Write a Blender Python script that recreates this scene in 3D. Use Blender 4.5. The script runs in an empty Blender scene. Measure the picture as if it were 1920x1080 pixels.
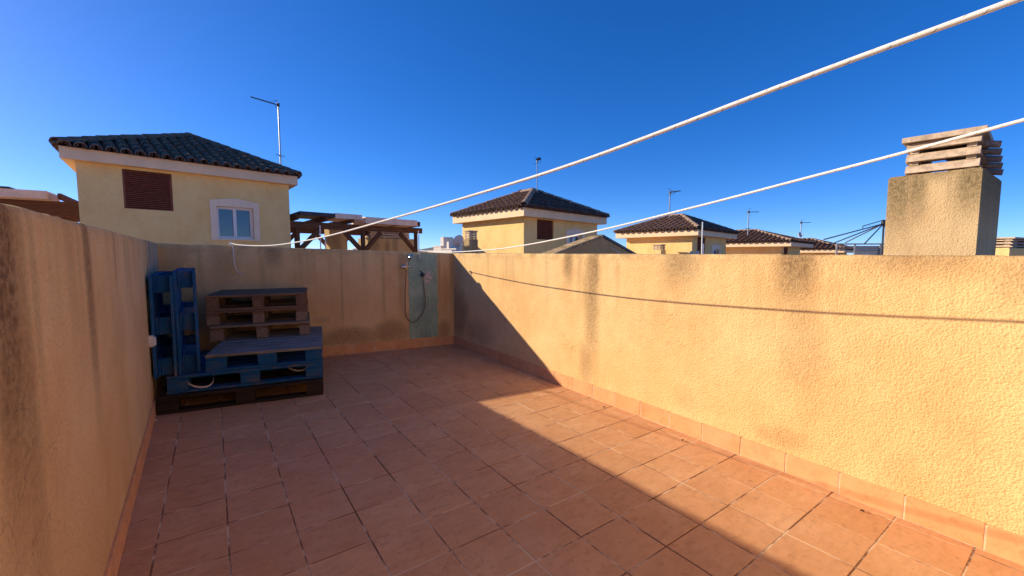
import bpy, math, random
from mathutils import Vector, Matrix
random.seed(7)
R = math.radians
scene = bpy.context.scene
COL = scene.collection

# ------------------------------------------------------------------ camera
CAM_H, YAW, PITCH, FPX = 1.25, R(35.248), R(4.487), 790.0
cam_d = bpy.data.cameras.new('camera'); cam = bpy.data.objects.new('camera', cam_d); COL.objects.link(cam)
cam.location = (0, 0, CAM_H); cam.rotation_euler = (R(90) - PITCH, 0, -YAW)
cam_d.sensor_fit = 'HORIZONTAL'; cam_d.sensor_width = 36.0; cam_d.lens = FPX / 1920 * 36.0
cam_d.clip_start = 0.02; cam_d.clip_end = 9000
scene.camera = cam

# ------------------------------------------------------------------ sky and sun
SUN = Vector((-2.275, 2.77, 1.375)).normalized()          # towards the sun
world = bpy.data.worlds.new('World'); scene.world = world; world.use_nodes = True
wn, wl = world.node_tree.nodes, world.node_tree.links
wn.clear()
sky = wn.new('ShaderNodeTexSky'); sky.sky_type = 'NISHITA'; sky.sun_disc = False
sky.sun_elevation = math.asin(SUN.z); sky.sun_rotation = math.atan2(SUN.x, SUN.y)
sky.altitude = 0; sky.air_density = 0.53; sky.dust_density = 0.17; sky.ozone_density = 6.0
hsv = wn.new('ShaderNodeHueSaturation'); hsv.inputs['Hue'].default_value = 0.512; hsv.inputs['Saturation'].default_value = 1.27
bg = wn.new('ShaderNodeBackground'); bg.inputs['Strength'].default_value = 0.12
out = wn.new('ShaderNodeOutputWorld')
gam = wn.new('ShaderNodeGamma'); gam.inputs['Gamma'].default_value = 0.8
wl.new(sky.outputs[0], gam.inputs['Color']); wl.new(gam.outputs[0], hsv.inputs['Color']); wl.new(hsv.outputs[0], bg.inputs['Color']); wl.new(bg.outputs[0], out.inputs['Surface'])
sun_d = bpy.data.lights.new('sun', 'SUN'); sun_d.energy = 2.95; sun_d.angle = R(0.53); sun_d.color = (1.0, 0.85, 0.64)
sun = bpy.data.objects.new('sun', sun_d); COL.objects.link(sun)
sun.rotation_euler = SUN.to_track_quat('Z', 'Y').to_euler(); sun.location = SUN * 50
scene.view_settings.view_transform = 'Standard'; scene.view_settings.look = 'None'
scene.view_settings.exposure = 1.2; scene.view_settings.gamma = 1.0; scene.view_settings.use_curve_mapping = False
scene.cycles.max_bounces = 10; scene.cycles.diffuse_bounces = 6

# ------------------------------------------------------------------ measuring helpers (photo pixel -> place)
FW = Vector((math.sin(YAW), math.cos(YAW), 0)); RT = Vector((math.cos(YAW), -math.sin(YAW), 0)); UP = Vector((0, 0, 1))
CAMP = Vector((0, 0, CAM_H))
def ray(x, y):
    a, b = (x - 960) / FPX, -(y - 540) / FPX
    return RT * a + FW * (math.cos(PITCH) + b * math.sin(PITCH)) + UP * (-math.sin(PITCH) + b * math.cos(PITCH))
def at(x, y, depth):
    d = ray(x, y); return CAMP + d * (depth / d.dot(FW))
def on_plane(x, y, p, n):
    d = ray(x, y); return CAMP + d * ((p - CAMP).dot(n) / d.dot(n))
def azv(deg):                                               # horizontal direction, degrees right of the viewing axis
    a = R(deg); return RT * math.sin(a) + FW * math.cos(a)

# ------------------------------------------------------------------ material helpers
class NT:
    def __init__(self, name, rough=0.85, spec=0.3):
        m = bpy.data.materials.new(name); m.use_nodes = True; self.m = m
        self.n, self.l = m.node_tree.nodes, m.node_tree.links
        self.b = self.n['Principled BSDF']; self.b.inputs['Roughness'].default_value = rough
        self.b.inputs['Specular IOR Level'].default_value = spec
        self.tc = self.n.new('ShaderNodeTexCoord')
    def put(self, v, sock):
        if isinstance(v, (int, float)): sock.default_value = v
        elif isinstance(v, (tuple, list)): sock.default_value = tuple(v) + ((1,) if len(v) == 3 and sock.type == 'RGBA' else ())
        else: self.l.new(v, sock)
    def math(self, op, a, b=0.0, c=None):
        n = self.n.new('ShaderNodeMath'); n.operation = op
        self.put(a, n.inputs[0]); self.put(b, n.inputs[1])
        if c is not None: self.put(c, n.inputs[2])
        return n.outputs[0]
    def sstep(self, v, lo, hi, a=0.0, b=1.0):
        n = self.n.new('ShaderNodeMapRange'); n.interpolation_type = 'SMOOTHSTEP'
        self.put(v, n.inputs[0])
        for i, q in enumerate((lo, hi, a, b)): self.put(q, n.inputs[1 + i])
        return n.outputs[0]
    def mix(self, f, a, b, mode='MIX'):
        n = self.n.new('ShaderNodeMix'); n.data_type = 'RGBA'; n.blend_type = mode
        self.put(f, n.inputs[0]); self.put(a, n.inputs[6]); self.put(b, n.inputs[7]); return n.outputs[2]
    def obj(self): return self.tc.outputs['Object']
    def gen(self): return self.tc.outputs['Generated']
    def mapping(self, scale, vec=None, loc=(0, 0, 0)):
        n = self.n.new('ShaderNodeMapping'); n.inputs['Scale'].default_value = scale; n.inputs['Location'].default_value = loc
        self.l.new(vec or self.obj(), n.inputs[0]); return n.outputs[0]
    def noise(self, scale, detail=3, rough=0.55, vec=None, w=None):
        n = self.n.new('ShaderNodeTexNoise'); n.inputs['Scale'].default_value = scale
        n.inputs['Detail'].default_value = detail; n.inputs['Roughness'].default_value = rough
        self.l.new(vec or self.obj(), n.inputs['Vector'])
        if w is not None:
            n.noise_dimensions = '4D'; self.put(w, n.inputs['W'])
        return n.outputs[0]
    def voro(self, scale, vec=None, feature='F1'):
        n = self.n.new('ShaderNodeTexVoronoi'); n.inputs['Scale'].default_value = scale; n.feature = feature
        self.l.new(vec or self.obj(), n.inputs['Vector']); return n.outputs[0]
    def rand(self): return self.n.new('ShaderNodeObjectInfo').outputs['Random']
    def xyz(self, vec=None):
        n = self.n.new('ShaderNodeSeparateXYZ'); self.l.new(vec or self.obj(), n.inputs[0]); return n.outputs
    def bump(self, h, dist, strength=1.0, normal=None):
        n = self.n.new('ShaderNodeBump'); n.inputs['Distance'].default_value = dist; n.inputs['Strength'].default_value = strength
        self.l.new(h, n.inputs['Height'])
        if normal: self.l.new(normal, n.inputs['Normal'])
        return n.outputs[0]
    def done(self, color=None, normal=None, rough=None):
        if color is not None: self.put(color, self.b.inputs['Base Color'])
        if normal is not None: self.l.new(normal, self.b.inputs['Normal'])
        if rough is not None: self.put(rough, self.b.inputs['Roughness'])
        return self.m

def plaster(name, ca, cb, streaks=(), stain=(0.10, 0.07, 0.045), blobs=(), top=None, grain=75, depth=0.006, soot=0.35, general=0.5, patches=(), cracks=False):
    """rough rendered wall. local x runs along the wall, z up. streaks: (s, half width, z top, length, strength); blobs: (s, z, rs, rz, strength)"""
    t = NT(name, 0.95, 0.04); p = t.obj(); x, y, z = t.xyz(p)
    big = t.noise(1.6, 4, 0.6); mid = t.noise(7, 4, 0.6)
    f = t.math('ADD', t.math('MULTIPLY', big, 0.7), t.math('MULTIPLY', mid, 0.3))
    col = t.mix(t.sstep(f, 0.36, 0.66), ca, cb)
    wob = t.math('MULTIPLY', t.math('SUBTRACT', t.noise(4, 3), 0.5), 0.06)
    xw = t.math('ADD', x, wob)
    grit = t.noise(42, 3, 0.65); gm = t.sstep(grit, 0.30, 0.68, 0.6, 1.0)
    wob2 = t.math('MULTIPLY', t.math('SUBTRACT', t.noise(3.2, 5, 0.65, vec=t.mapping((1, 1, 1), loc=(5, 2, 9))), 0.5), 0.55)
    col = t.mix(t.sstep(t.noise(2.6, 5, 0.65, vec=t.mapping((1, 1, 0.7), loc=(9, 4, 2))), 0.46, 0.7, 0.0, 0.38), col, (ca[0] * 0.84, ca[1] * 0.72, ca[2] * 0.66))
    m = None
    def add(m, q): return q if m is None else t.math('MAXIMUM', m, q)
    for (s, wd, zt, ln, st) in streaks:
        d = t.math('ABSOLUTE', t.math('SUBTRACT', t.math('ADD', x, t.math('MULTIPLY', wob, min(1.0, wd / 0.12))), s))
        a = t.sstep(d, wd * 0.15, wd, 1.0, 0.0)
        b = t.sstep(t.math('SUBTRACT', zt, t.math('ADD', z, t.math('MULTIPLY', wob, 1.5))), ln * 0.25, ln, 1.0, 0.0)
        m = add(m, t.math('MULTIPLY', t.math('MULTIPLY', a, b), st))
    for (s, zc, rs, rz, st) in blobs:
        dx = t.math('DIVIDE', t.math('SUBTRACT', xw, s), rs); dz = t.math('DIVIDE', t.math('SUBTRACT', t.math('ADD', z, wob), zc), rz)
        d = t.math('MAXIMUM', t.math('ADD', t.math('ADD', t.math('MULTIPLY', dx, dx), t.math('MULTIPLY', dz, dz)), t.math('MULTIPLY', wob2, 2.2)), 0.0)
        m = add(m, t.math('MULTIPLY', t.sstep(d, 0.0, 1.0, 1.0, 0.0), st))
    if top is not None:                                     # general weathering that runs down from the top
        sv = t.noise(1.0, 5, 0.6, vec=t.mapping((9, 9, 0.35)))
        a = t.math('MULTIPLY', t.sstep(sv, 0.46, 0.74), t.sstep(z, top - 0.75, top, 0.0, general))
        b = t.math('MULTIPLY', t.sstep(z, top - 0.09, top, 0.0, soot), t.sstep(t.noise(9, 3), 0.3, 0.7))
        m = add(m, t.math('MAXIMUM', a, b))
    if m is not None:
        col = t.mix(t.math('MULTIPLY', m, gm), col, stain)
    for (s, zc, rs, rz, st, pc) in patches:
        dx = t.math('DIVIDE', t.math('SUBTRACT', xw, s), rs); dz = t.math('DIVIDE', t.math('SUBTRACT', t.math('ADD', z, wob), zc), rz)
        d = t.math('ADD', t.math('MULTIPLY', dx, dx), t.math('MULTIPLY', dz, dz))
        col = t.mix(t.math('MULTIPLY', t.sstep(d, 0.0, 1.0, 1.0, 0.0), st), col, pc)
    specks = t.math('LESS_THAN', t.noise(55, 2, 0.5, vec=t.mapping((1, 1, 1), loc=(3, 1, 7))), 0.235)
    col = t.mix(t.math('MULTIPLY', specks, 0.55), col, (0.07, 0.045, 0.03))
    g2 = t.noise(grain, 3, 0.6); col = t.mix(t.sstep(g2, 0.28, 0.50, 0.38, 0.0), col, (0.30, 0.17, 0.075))
    vn = t.voro(grain * 1.3); h = t.math('ADD', t.noise(grain * 2.2, 3, 0.7), t.math('SUBTRACT', t.math('MULTIPLY', t.noise(grain * 0.7, 3, 0.6), 0.8), t.math('MULTIPLY', vn, 0.9)))
    if cracks:
        cv = t.n.new('ShaderNodeTexVoronoi'); cv.feature = 'DISTANCE_TO_EDGE'; cv.inputs['Scale'].default_value = 1.1
        dv = t.n.new('ShaderNodeVectorMath'); dv.operation = 'ADD'; nv = t.n.new('ShaderNodeTexNoise'); nv.inputs['Scale'].default_value = 6; nv.inputs['Detail'].default_value = 4
        t.l.new(p, nv.inputs['Vector']); sc_ = t.n.new('ShaderNodeVectorMath'); sc_.operation = 'SCALE'; sc_.inputs['Scale'].default_value = 0.35; t.l.new(nv.outputs['Color'], sc_.inputs[0]); t.l.new(p, dv.inputs[0]); t.l.new(sc_.outputs[0], dv.inputs[1]); t.l.new(dv.outputs[0], cv.inputs['Vector'])
        ck = t.math('MULTIPLY', t.sstep(cv.outputs['Distance'], 0.0006, 0.0035, 1.0, 0.0), t.sstep(t.noise(1.3, 2), 0.52, 0.6, 0.0, 0.5))
        col = t.mix(ck, col, (0.16, 0.1, 0.06))
    nb = t.bump(t.math('ADD', big, t.math('MULTIPLY', mid, 0.3)), 0.03, 0.6)
    return t.done(col, t.bump(h, depth, 1.0, nb))

def simple(name, col, rough=0.6, metal=0.0, var=0.15, scale=14, bump=0.0, spec=0.4):
    t = NT(name, rough, spec); f = t.noise(scale, 4, 0.6, w=t.math('MULTIPLY', t.rand(), 40))
    c = t.mix(t.sstep(f, 0.3, 0.7), tuple(q * (1 - var) for q in col), tuple(min(1, q * (1 + var)) for q in col))
    t.b.inputs['Metallic'].default_value = metal
    return t.done(c, t.bump(t.noise(scale * 6, 3), bump) if bump else None)

def wood(name, col, dark, paint=None, wear=0.5, rough=0.8):
    """boards: grain along the longest local axis is approximated by stretched noise in two directions"""
    t = NT(name, rough, 0.2); r = t.math('MULTIPLY', t.rand(), 37)
    g = t.noise(1.0, 5, 0.65, vec=t.mapping((3.5, 60, 60)), w=r)
    c = t.mix(t.sstep(g, 0.3, 0.72), dark, col)
    c = t.mix(t.math('MULTIPLY', t.rand(), 0.35), c, dark)
    if paint:
        wn_ = t.noise(6, 5, 0.7, w=r); wn2 = t.noise(1, 4, 0.7, vec=t.mapping((5, 70, 40)), w=r)
        k = t.sstep(t.math('ADD', t.math('MULTIPLY', wn_, 0.5), t.math('MULTIPLY', wn2, 0.5)), 0.34 + 0.26 * wear, 0.62 + 0.2 * wear, 0.0, 1.0)
        pv = t.mix(t.noise(3, 3, w=r), tuple(q * 0.75 for q in paint), tuple(q * 1.25 for q in paint))
        c = t.mix(k, pv, c)
    return t.done(c, t.bump(g, 0.002, 0.7))

M = {}
# ------------------------------------------------------------------ mesh helpers
class MB:
    def __init__(self): self.v, self.f, self.uv = [], [], None
    def add(self, vs, fs):
        o = len(self.v); self.v += [Vector(q) for q in vs]; self.f += [tuple(i + o for i in f) for f in fs]; return self
    def quadbox(self, c):                                   # 8 corners: bottom ring then top ring (ccw from above)
        return self.add(c, [(3, 2, 1, 0), (4, 5, 6, 7), (0, 1, 5, 4), (1, 2, 6, 5), (2, 3, 7, 6), (3, 0, 4, 7)])
    def box(self, x0, x1, y0, y1, z0, z1):
        return self.quadbox([(x0, y0, z0), (x1, y0, z0), (x1, y1, z0), (x0, y1, z0), (x0, y0, z1), (x1, y0, z1), (x1, y1, z1), (x0, y1, z1)])
    def obox(self, o, ax, ay, az, x0, x1, y0, y1, z0, z1):  # box in a frame
        return self.quadbox([o + ax * a + ay * b + az * c for (a, b, c) in ((x0, y0, z0), (x1, y0, z0), (x1, y1, z0), (x0, y1, z0), (x0, y0, z1), (x1, y0, z1), (x1, y1, z1), (x0, y1, z1))])
    def cbox(self, x0, x1, y0, y1, z0, z1, c=0.004, j=0.0):  # chamfered box, 24 verts
        lo, hi = (x0, y0, z0), (x1, y1, z1)
        vs, idx = [], {}
        for sx in (0, 1):
            for sy in (0, 1):
                for sz in (0, 1):
                    s = (sx, sy, sz); dj = [random.uniform(-j, j) for _ in range(3)]
                    for ax in range(3):                      # vertex lying on the face normal to ax
                        p = []
                        for k in range(3):
                            e = hi[k] if s[k] else lo[k]
                            if k != ax: e += -c if s[k] else c
                            p.append(e + dj[k])
                        idx[s + (ax,)] = len(vs); vs.append(p)
        fs = []
        for ax in range(3):
            o = [k for k in range(3) if k != ax]
            for q in (0, 1):
                ring = []
                for (a, b) in ((0, 0), (1, 0), (1, 1), (0, 1)):
                    s = [0, 0, 0]; s[ax] = q; s[o[0]] = a; s[o[1]] = b; ring.append(idx[tuple(s) + (ax,)])
                fs.append(tuple(ring))
        for k in range(3):                                   # edge chamfers along k
            a, b = [q for q in range(3) if q != k]
            for qa in (0, 1):
                for qb in (0, 1):
                    s0 = [0, 0, 0]; s0[a] = qa; s0[b] = qb; s1 = list(s0); s1[k] = 1
                    fs.append((idx[tuple(s0) + (a,)], idx[tuple(s1) + (a,)], idx[tuple(s1) + (b,)], idx[tuple(s0) + (b,)]))
        for sx in (0, 1):
            for sy in (0, 1):
                for sz in (0, 1): fs.append(tuple(idx[(sx, sy, sz, q)] for q in range(3)))
        return self.add(vs, fs)
    def tube(self, pts, r, n=8, cap=True):
        pts = [Vector(p) for p in pts]; rs = r if isinstance(r, (list, tuple)) else [r] * len(pts)
        rings = []; ref = None
        for i, p in enumerate(pts):
            d = (pts[min(i + 1, len(pts) - 1)] - pts[max(i - 1, 0)]).normalized()
            if ref is None: ref = d.cross(UP) if abs(d.z) < 0.95 else d.cross(Vector((1, 0, 0)))
            ref = (ref - d * ref.dot(d)).normalized(); b = d.cross(ref)
            rings.append([p + (ref * math.cos(2 * math.pi * k / n) + b * math.sin(2 * math.pi * k / n)) * rs[i] for k in range(n)])
        vs = [q for rr in rings for q in rr]; fs = []
        for i in range(len(pts) - 1):
            for k in range(n): fs.append((i * n + k, i * n + (k + 1) % n, (i + 1) * n + (k + 1) % n, (i + 1) * n + k))
        if cap: fs += [tuple(range(n - 1, -1, -1)), tuple((len(pts) - 1) * n + k for k in range(n))]
        return self.add(vs, fs)
    def lathe(self, c, axis, prof, n=20):                    # prof: (radius, height along axis)
        axis = axis.normalized(); a = axis.cross(UP if abs(axis.z) < 0.9 else Vector((1, 0, 0))).normalized(); b = axis.cross(a)
        vs = [c + axis * h + (a * math.cos(2 * math.pi * k / n) + b * math.sin(2 * math.pi * k / n)) * r for (r, h) in prof for k in range(n)]
        fs = [(i * n + k, i * n + (k + 1) % n, (i + 1) * n + (k + 1) % n, (i + 1) * n + k) for i in range(len(prof) - 1) for k in range(n)]
        fs += [tuple(range(n - 1, -1, -1)), tuple((len(prof) - 1) * n + k for k in range(n))]
        return self.add(vs, fs)
    def prism(self, ring, dvec):                             # closed polygon swept by dvec
        n = len(ring); d = Vector(dvec); ring = [Vector(q) for q in ring]
        return self.add(ring + [q + d for q in ring], [tuple(range(n - 1, -1, -1)), tuple(range(n, 2 * n))] + [(i, (i + 1) % n, n + (i + 1) % n, n + i) for i in range(n)])
    def merge(self, me, mat): return self.add([mat @ v.co for v in me.vertices], [tuple(p.vertices) for p in me.polygons])
    def mesh(self, name, mat, smooth=False, off=None):
        me = bpy.data.meshes.new(name); o = off or Vector((0, 0, 0))
        me.from_pydata([tuple(q - o) for q in self.v], [], self.f); me.validate()
        import bmesh
        bm = bmesh.new(); bm.from_mesh(me); bmesh.ops.recalc_face_normals(bm, faces=bm.faces); bm.to_mesh(me); bm.free()
        me.materials.append(mat)
        if smooth:
            me.shade_smooth()
            try: me.set_sharp_from_angle(angle=R(42))
            except Exception: pass
        return me

def link(o, parent=None):
    COL.objects.link(o)
    if parent: o.parent = parent
    return o
def tag(o, label, cat, group=None):
    o['label'] = label; o['category'] = cat
    if group: o['group'] = group
    return o
def thing(name, label, cat, loc=(0, 0, 0), rotz=0.0, group=None):
    o = bpy.data.objects.new(name, None); o.empty_display_size = 0.1; link(o)
    o.location = loc; o.rotation_euler = (0, 0, rotz); return tag(o, label, cat, group)
def part(name, mb, mat, parent, smooth=False, off=None, label=None):
    o = link(bpy.data.objects.new(name, mb.mesh(name, mat, smooth, off)), parent)
    if label: o['label'] = label
    return o
def solo(name, mb, mat, label, cat, smooth=False, base=None, group=None):      # a thing that is one mesh
    b = Vector(base) if base is not None else Vector((0, 0, 0))
    o = link(bpy.data.objects.new(name, mb.mesh(name, mat, smooth, b))); o.location = b
    return tag(o, label, cat, group)
def struct(name, mb, mat, smooth=False):
    o = link(bpy.data.objects.new(name, mb.mesh(name, mat, smooth))); o['kind'] = 'structure'; return o
def inst(name, me, parent, mat):                             # one piece that shares its mesh with its look-alikes
    o = link(bpy.data.objects.new(name, me), parent); o.matrix_local = mat; return o
def frame(o, ax, ay, az):
    return Matrix(((ax.x, ay.x, az.x, o.x), (ax.y, ay.y, az.y, o.y), (ax.z, ay.z, az.z, o.z), (0, 0, 0, 1)))

# ------------------------------------------------------------------ ground far below
t = NT('ground', 0.95); M['ground'] = t.done(t.mix(t.noise(0.02, 5), (0.16, 0.13, 0.09), (0.26, 0.22, 0.16)))
struct('ground', MB().add([(-6000, -6000, -7), (6000, -6000, -7), (6000, 6000, -7), (-6000, 6000, -7)], [(0, 1, 2, 3)]), M['ground'])

# ------------------------------------------------------------------ terrace floor
t = NT('grout', 0.95, 0.1)
gc = t.mix(t.sstep(t.noise(3.5, 4, 0.7), 0.44, 0.58), (0.20, 0.105, 0.062), (0.66, 0.49, 0.33))
M['grout'] = t.done(gc, t.bump(t.noise(150, 2), 0.001))
M['mortar'] = simple('cream joint mortar', (0.62, 0.46, 0.31), 0.95, 0, 0.25, 8)
def tile_mat(name, ca, cb, cc):
    t = NT(name, 0.6, 0.14); r = t.rand(); w = t.math('MULTIPLY', r, 60)
    c = t.mix(t.sstep(t.noise(4.5, 5, 0.6, w=w), 0.32, 0.7), ca, cb)
    c = t.mix(t.sstep(r, 0.0, 1.0, 0.0, 0.45), c, cc)
    c = t.mix(t.sstep(t.noise(1, 5, 0.65, vec=t.mapping((9, 30, 9)), w=w), 0.42, 0.72, 0.0, 0.35), c, tuple(q * 0.62 for q in ca))
    sp = t.noise(34, 4, 0.7, w=w); c = t.mix(t.sstep(sp, 0.30, 0.48, 0.32, 0.0), c, (0.22, 0.10, 0.055))
    dust = t.noise(2.2, 5, 0.65, w=3.0); 
    n = t.n.new('ShaderNodeNewGeometry'); t.l.new(n.outputs['Position'], t.n[dust.node.name].inputs['Vector'])
    c = t.mix(t.sstep(dust, 0.5, 0.75, 0.0, 0.3), c, (0.62, 0.42, 0.28))
    h = t.math('ADD', t.noise(26, 4, 0.6, w=w), t.math('MULTIPLY', t.noise(9, 2, w=w), 1.5))
    rg = t.sstep(t.noise(12, 4, 0.6, w=w), 0.3, 0.7, 0.5, 0.75)
    return t.done(c, t.bump(h, 0.0016, 0.9), rg)
M['tile'] = tile_mat('terracotta floor tile', (0.60, 0.31, 0.145), (0.67, 0.375, 0.19), (0.53, 0.255, 0.115))
M['skirt'] = tile_mat('terracotta skirting tile', (0.70, 0.345, 0.155), (0.76, 0.41, 0.20), (0.68, 0.31, 0.13))
floor_ring = [(-0.62, 6.0), (-0.30, -3.2), (2.66, -3.2), (2.85, 5.4)]
fl_mb = MB().add([(x, y, -0.0013) for x, y in floor_ring] + [(x, y, -0.3) for x, y in floor_ring], [(0, 1, 2, 3), (4, 7, 6, 5), (0, 4, 5, 1), (1, 5, 6, 2), (2, 6, 7, 3), (3, 7, 4, 0)])
floor = struct('terrace_floor', fl_mb, M['grout'])
PT, JN = 0.2562, 0.006
def back_y(x): return 5.775 - (x + 0.47) * 0.1648
def left_x(y): return -0.478 + (5.775 - y) * 0.0286
def right_x(y): return 2.715 - (5.25 - y) * 0.0188
def tile_piece(parent, x0, x1, y0, y1, me=None):
    cx, cy = (x0 + x1) / 2, (y0 + y1) / 2; w, d = (x1 - x0) / 2, (y1 - y0) / 2
    if me is None:
        c = 0.0015
        vs = [(-w, -d, -c), (w, -d, -c), (w, d, -c), (-w, d, -c), (-w + c, -d + c, 0), (w - c, -d + c, 0), (w - c, d - c, 0), (-w + c, d - c, 0), (-w, -d, -0.012), (w, -d, -0.012), (w, d, -0.012), (-w, d, -0.012)]
        fs = [(4, 5, 6, 7)] + [(i, (i + 1) % 4, 4 + (i + 1) % 4, 4 + i) for i in range(4)] + [(8 + i, 8 + (i + 1) % 4, (i + 1) % 4, i) for i in range(4)]
        me = MB().add(vs, fs).mesh('tile', M['tile'])
    o = inst('tile', me, parent, Matrix.Translation((cx + random.uniform(-.0008, .0008), cy + random.uniform(-.0008, .0008), random.uniform(-0.0007, 0.0007))) @ Matrix.Rotation(random.uniform(-.003, .003), 4, 'X') @ Matrix.Rotation(random.uniform(-.003, .003), 4, 'Y') @ Matrix.Rotation(random.uniform(-.004, .004), 4, 'Z'))
    return me
full = None
X0, Y0 = -0.5145, 2.047 - 8 * PT
ntile = 0
for i in range(13):
    for k in range(0, 24):
        x0, x1 = X0 + i * PT + JN / 2, X0 + (i + 1) * PT - JN / 2
        y0, y1 = Y0 + k * PT + JN / 2, Y0 + (k + 1) * PT - JN / 2
        c = Vector(((x0 + x1) / 2, (y0 + y1) / 2, 0)) - CAMP
        if c.dot(FW) < 0.35 or c.y > 6: continue
        pu = 540 + FPX * (CAM_H / max(0.1, c.dot(FW))) - 62
        pxx = 960 + FPX * c.dot(RT) / c.dot(FW)
        if pu > 1500 or pxx < -250 or pxx > 2350: continue
        if y0 > back_y(x0) - 0.005: continue
        lx, rx = left_x((y0 + y1) / 2) + 0.006, right_x((y0 + y1) / 2) - 0.006
        by = min(back_y(x1), y1 + 1)
        a, b, e = max(x0, lx), min(x1, rx), min(y1, by + 0.02)
        if b - a < 0.03 or e - y0 < 0.03: continue
        if a == x0 and b == x1 and e == y1: full = tile_piece(floor, x0, x1, y0, y1, full)
        else: tile_piece(floor, a, b, y0, e)
        ntile += 1
print('floor tiles', ntile)

# ------------------------------------------------------------------ parapet walls
def parapet(label, p0, p1, zt0, zt1, th, mat, s_lo, s_hi, cat='wall'):
    p0, p1 = Vector(p0).to_3d(), Vector(p1).to_3d(); d = p1 - p0; L = d.length; ang = math.atan2(d.y, d.x)
    root = thing('parapet_wall', label, cat, p0, ang)
    n = int((s_hi - s_lo) / 0.06); prof = []; mb = MB()
    for i in range(n + 1):
        s = s_lo + (s_hi - s_lo) * i / n; zt = zt0 + (zt1 - zt0) * s / L + random.uniform(-.002, .002)
        j = random.uniform(-.003, .003)
        prof.append([(s, 0, -0.4), (s, 0, zt - 0.04), (s, 0.002 + j * .3, zt - 0.016), (s, 0.007 + j, zt - 0.005), (s, 0.017, zt), (s, th - 0.017, zt), (s, th - 0.004, zt - 0.008), (s, th, zt - 0.03), (s, th, -0.4)])
    m = len(prof[0]); fs = []
    for i in range(n):
        for k in range(m): fs.append((i * m + k, i * m + (k + 1) % m, (i + 1) * m + (k + 1) % m, (i + 1) * m + k))
    fs += [tuple(range(m)), tuple(n * m + k for k in range(m))]
    part('plaster', mb.add([q for r_ in prof for q in r_], fs), mat, root, smooth=True)
    return root, L
def skirting(root, s0, s1, h=0.118, off=0.0):
    me = MB().cbox(0.002, PT - 0.0025, -0.011, 0.004, 0.002, h, 0.002).mesh('skirting_tile', M['skirt'])
    s = s0 + off - PT
    while s < s1:
        a, b = max(s, s0), min(s + PT, s1)
        if b - a > 0.03:
            mm = me if b - a > PT - 1e-5 else MB().cbox(0.002, b - a - 0.0025, -0.011, 0.004, 0.002, h, 0.002).mesh('skirting_tile', M['skirt'])
            inst('skirting_tile', mm, root, Matrix.Translation((a, random.uniform(-.001, .001), random.uniform(-.0015, .0015))) @ Matrix.Rotation(random.uniform(-.003, .003), 4, 'Y'))
        s += PT
    mb = MB().box(s0, s1, -0.0092, 0.003, 0.0, h - 0.004); part('mortar_bed', mb, M['mortar'], root)

OC_A, OC_B = (0.77, 0.49, 0.215), (0.82, 0.57, 0.275)
M['wall_right'] = plaster('ochre stucco right', OC_A, OC_B, top=1.26, general=0.35, soot=0.55,
    streaks=[(2.37, 0.10, 1.30, 0.42, 0.8), (2.68, 0.13, 1.40, 1.5, 0.7), (2.70, 0.10, 1.32, 0.7, 0.8), (3.52, 0.24, 1.30, 0.38, 0.62), (4.25, 0.17, 1.32, 0.48, 0.85), (4.27, 0.12, 1.4, 1.1, 0.35), (4.75, 0.4, 1.30, 0.2, 0.6), (0.15, 0.2, 1.2, 0.8, 0.2), (5.05, 0.12, 1.3, 0.4, 0.4)],
    blobs=[(2.66, 0.95, 0.13, 0.45, 0.45), (2.62, 0.30, 0.12, 0.25, 0.4), (4.22, 0.20, 0.2, 0.08, 0.3), (3.60, 0.25, 0.12, 0.12, 0.2), (0.12, 0.5, 0.35, 0.42, 0.6), (0.7, 0.28, 0.5, 0.2, 0.35), (4.3, 0.75, 0.16, 0.3, 0.25)],
    stain=(0.15, 0.095, 0.052), depth=0.0030, grain=85, cracks=True)
right_wall, RL = parapet('long ochre stucco parapet, sunlit, with a diagonal shadow and rope shadow', (2.715, 5.25), (2.621, 0.24), 1.274, 1.247, 0.19, M['wall_right'], -0.19, 8.2)
skirting(right_wall, 0.0, 5.9, off=0.245 * 0.63)
M['wall_back'] = plaster('ochre stucco back', OC_A, OC_B, top=1.30, general=0.45, soot=0.5,
    streaks=[(1.05, 0.16, 1.36, 0.35, 0.75), (0.1, 0.25, 1.38, 0.9, 0.35), (1.78, 0.025, 0.62, 0.4, 0.35), (2.28, 0.035, 0.66, 0.35, 0.35), (2.50, 0.05, 1.3, 1.2, 0.4), (3.02, 0.035, 1.28, 1.3, 0.55), (3.2, 0.05, 1.28, 1.2, 0.6), (0.55, 0.2, 1.35, 0.6, 0.4)],
    blobs=[(1.75, 0.22, 0.75, 0.17, 0.75), (2.35, 0.24, 0.3, 0.2, 0.7), (1.2, 0.15, 0.4, 0.3, 0.6), (3.08, 0.2, 0.12, 0.2, 0.6)],
    patches=[(1.52, 0.45, 0.13, 0.05, 0.8, (0.62, 0.40, 0.2)), (3.1, 0.75, 0.1, 0.4, 0.5, (0.55, 0.30, 0.09))],
    stain=(0.27, 0.165, 0.08), depth=0.004, grain=85)
back_wall, BL = parapet('ochre stucco end parapet with grey-green shower patch', (-0.47, 5.775), (2.715, 5.25), 1.375, 1.27, 0.19, M['wall_back'], -0.03, 3.258)
skirting(back_wall, 0.0, 3.228, off=0.1)
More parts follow.
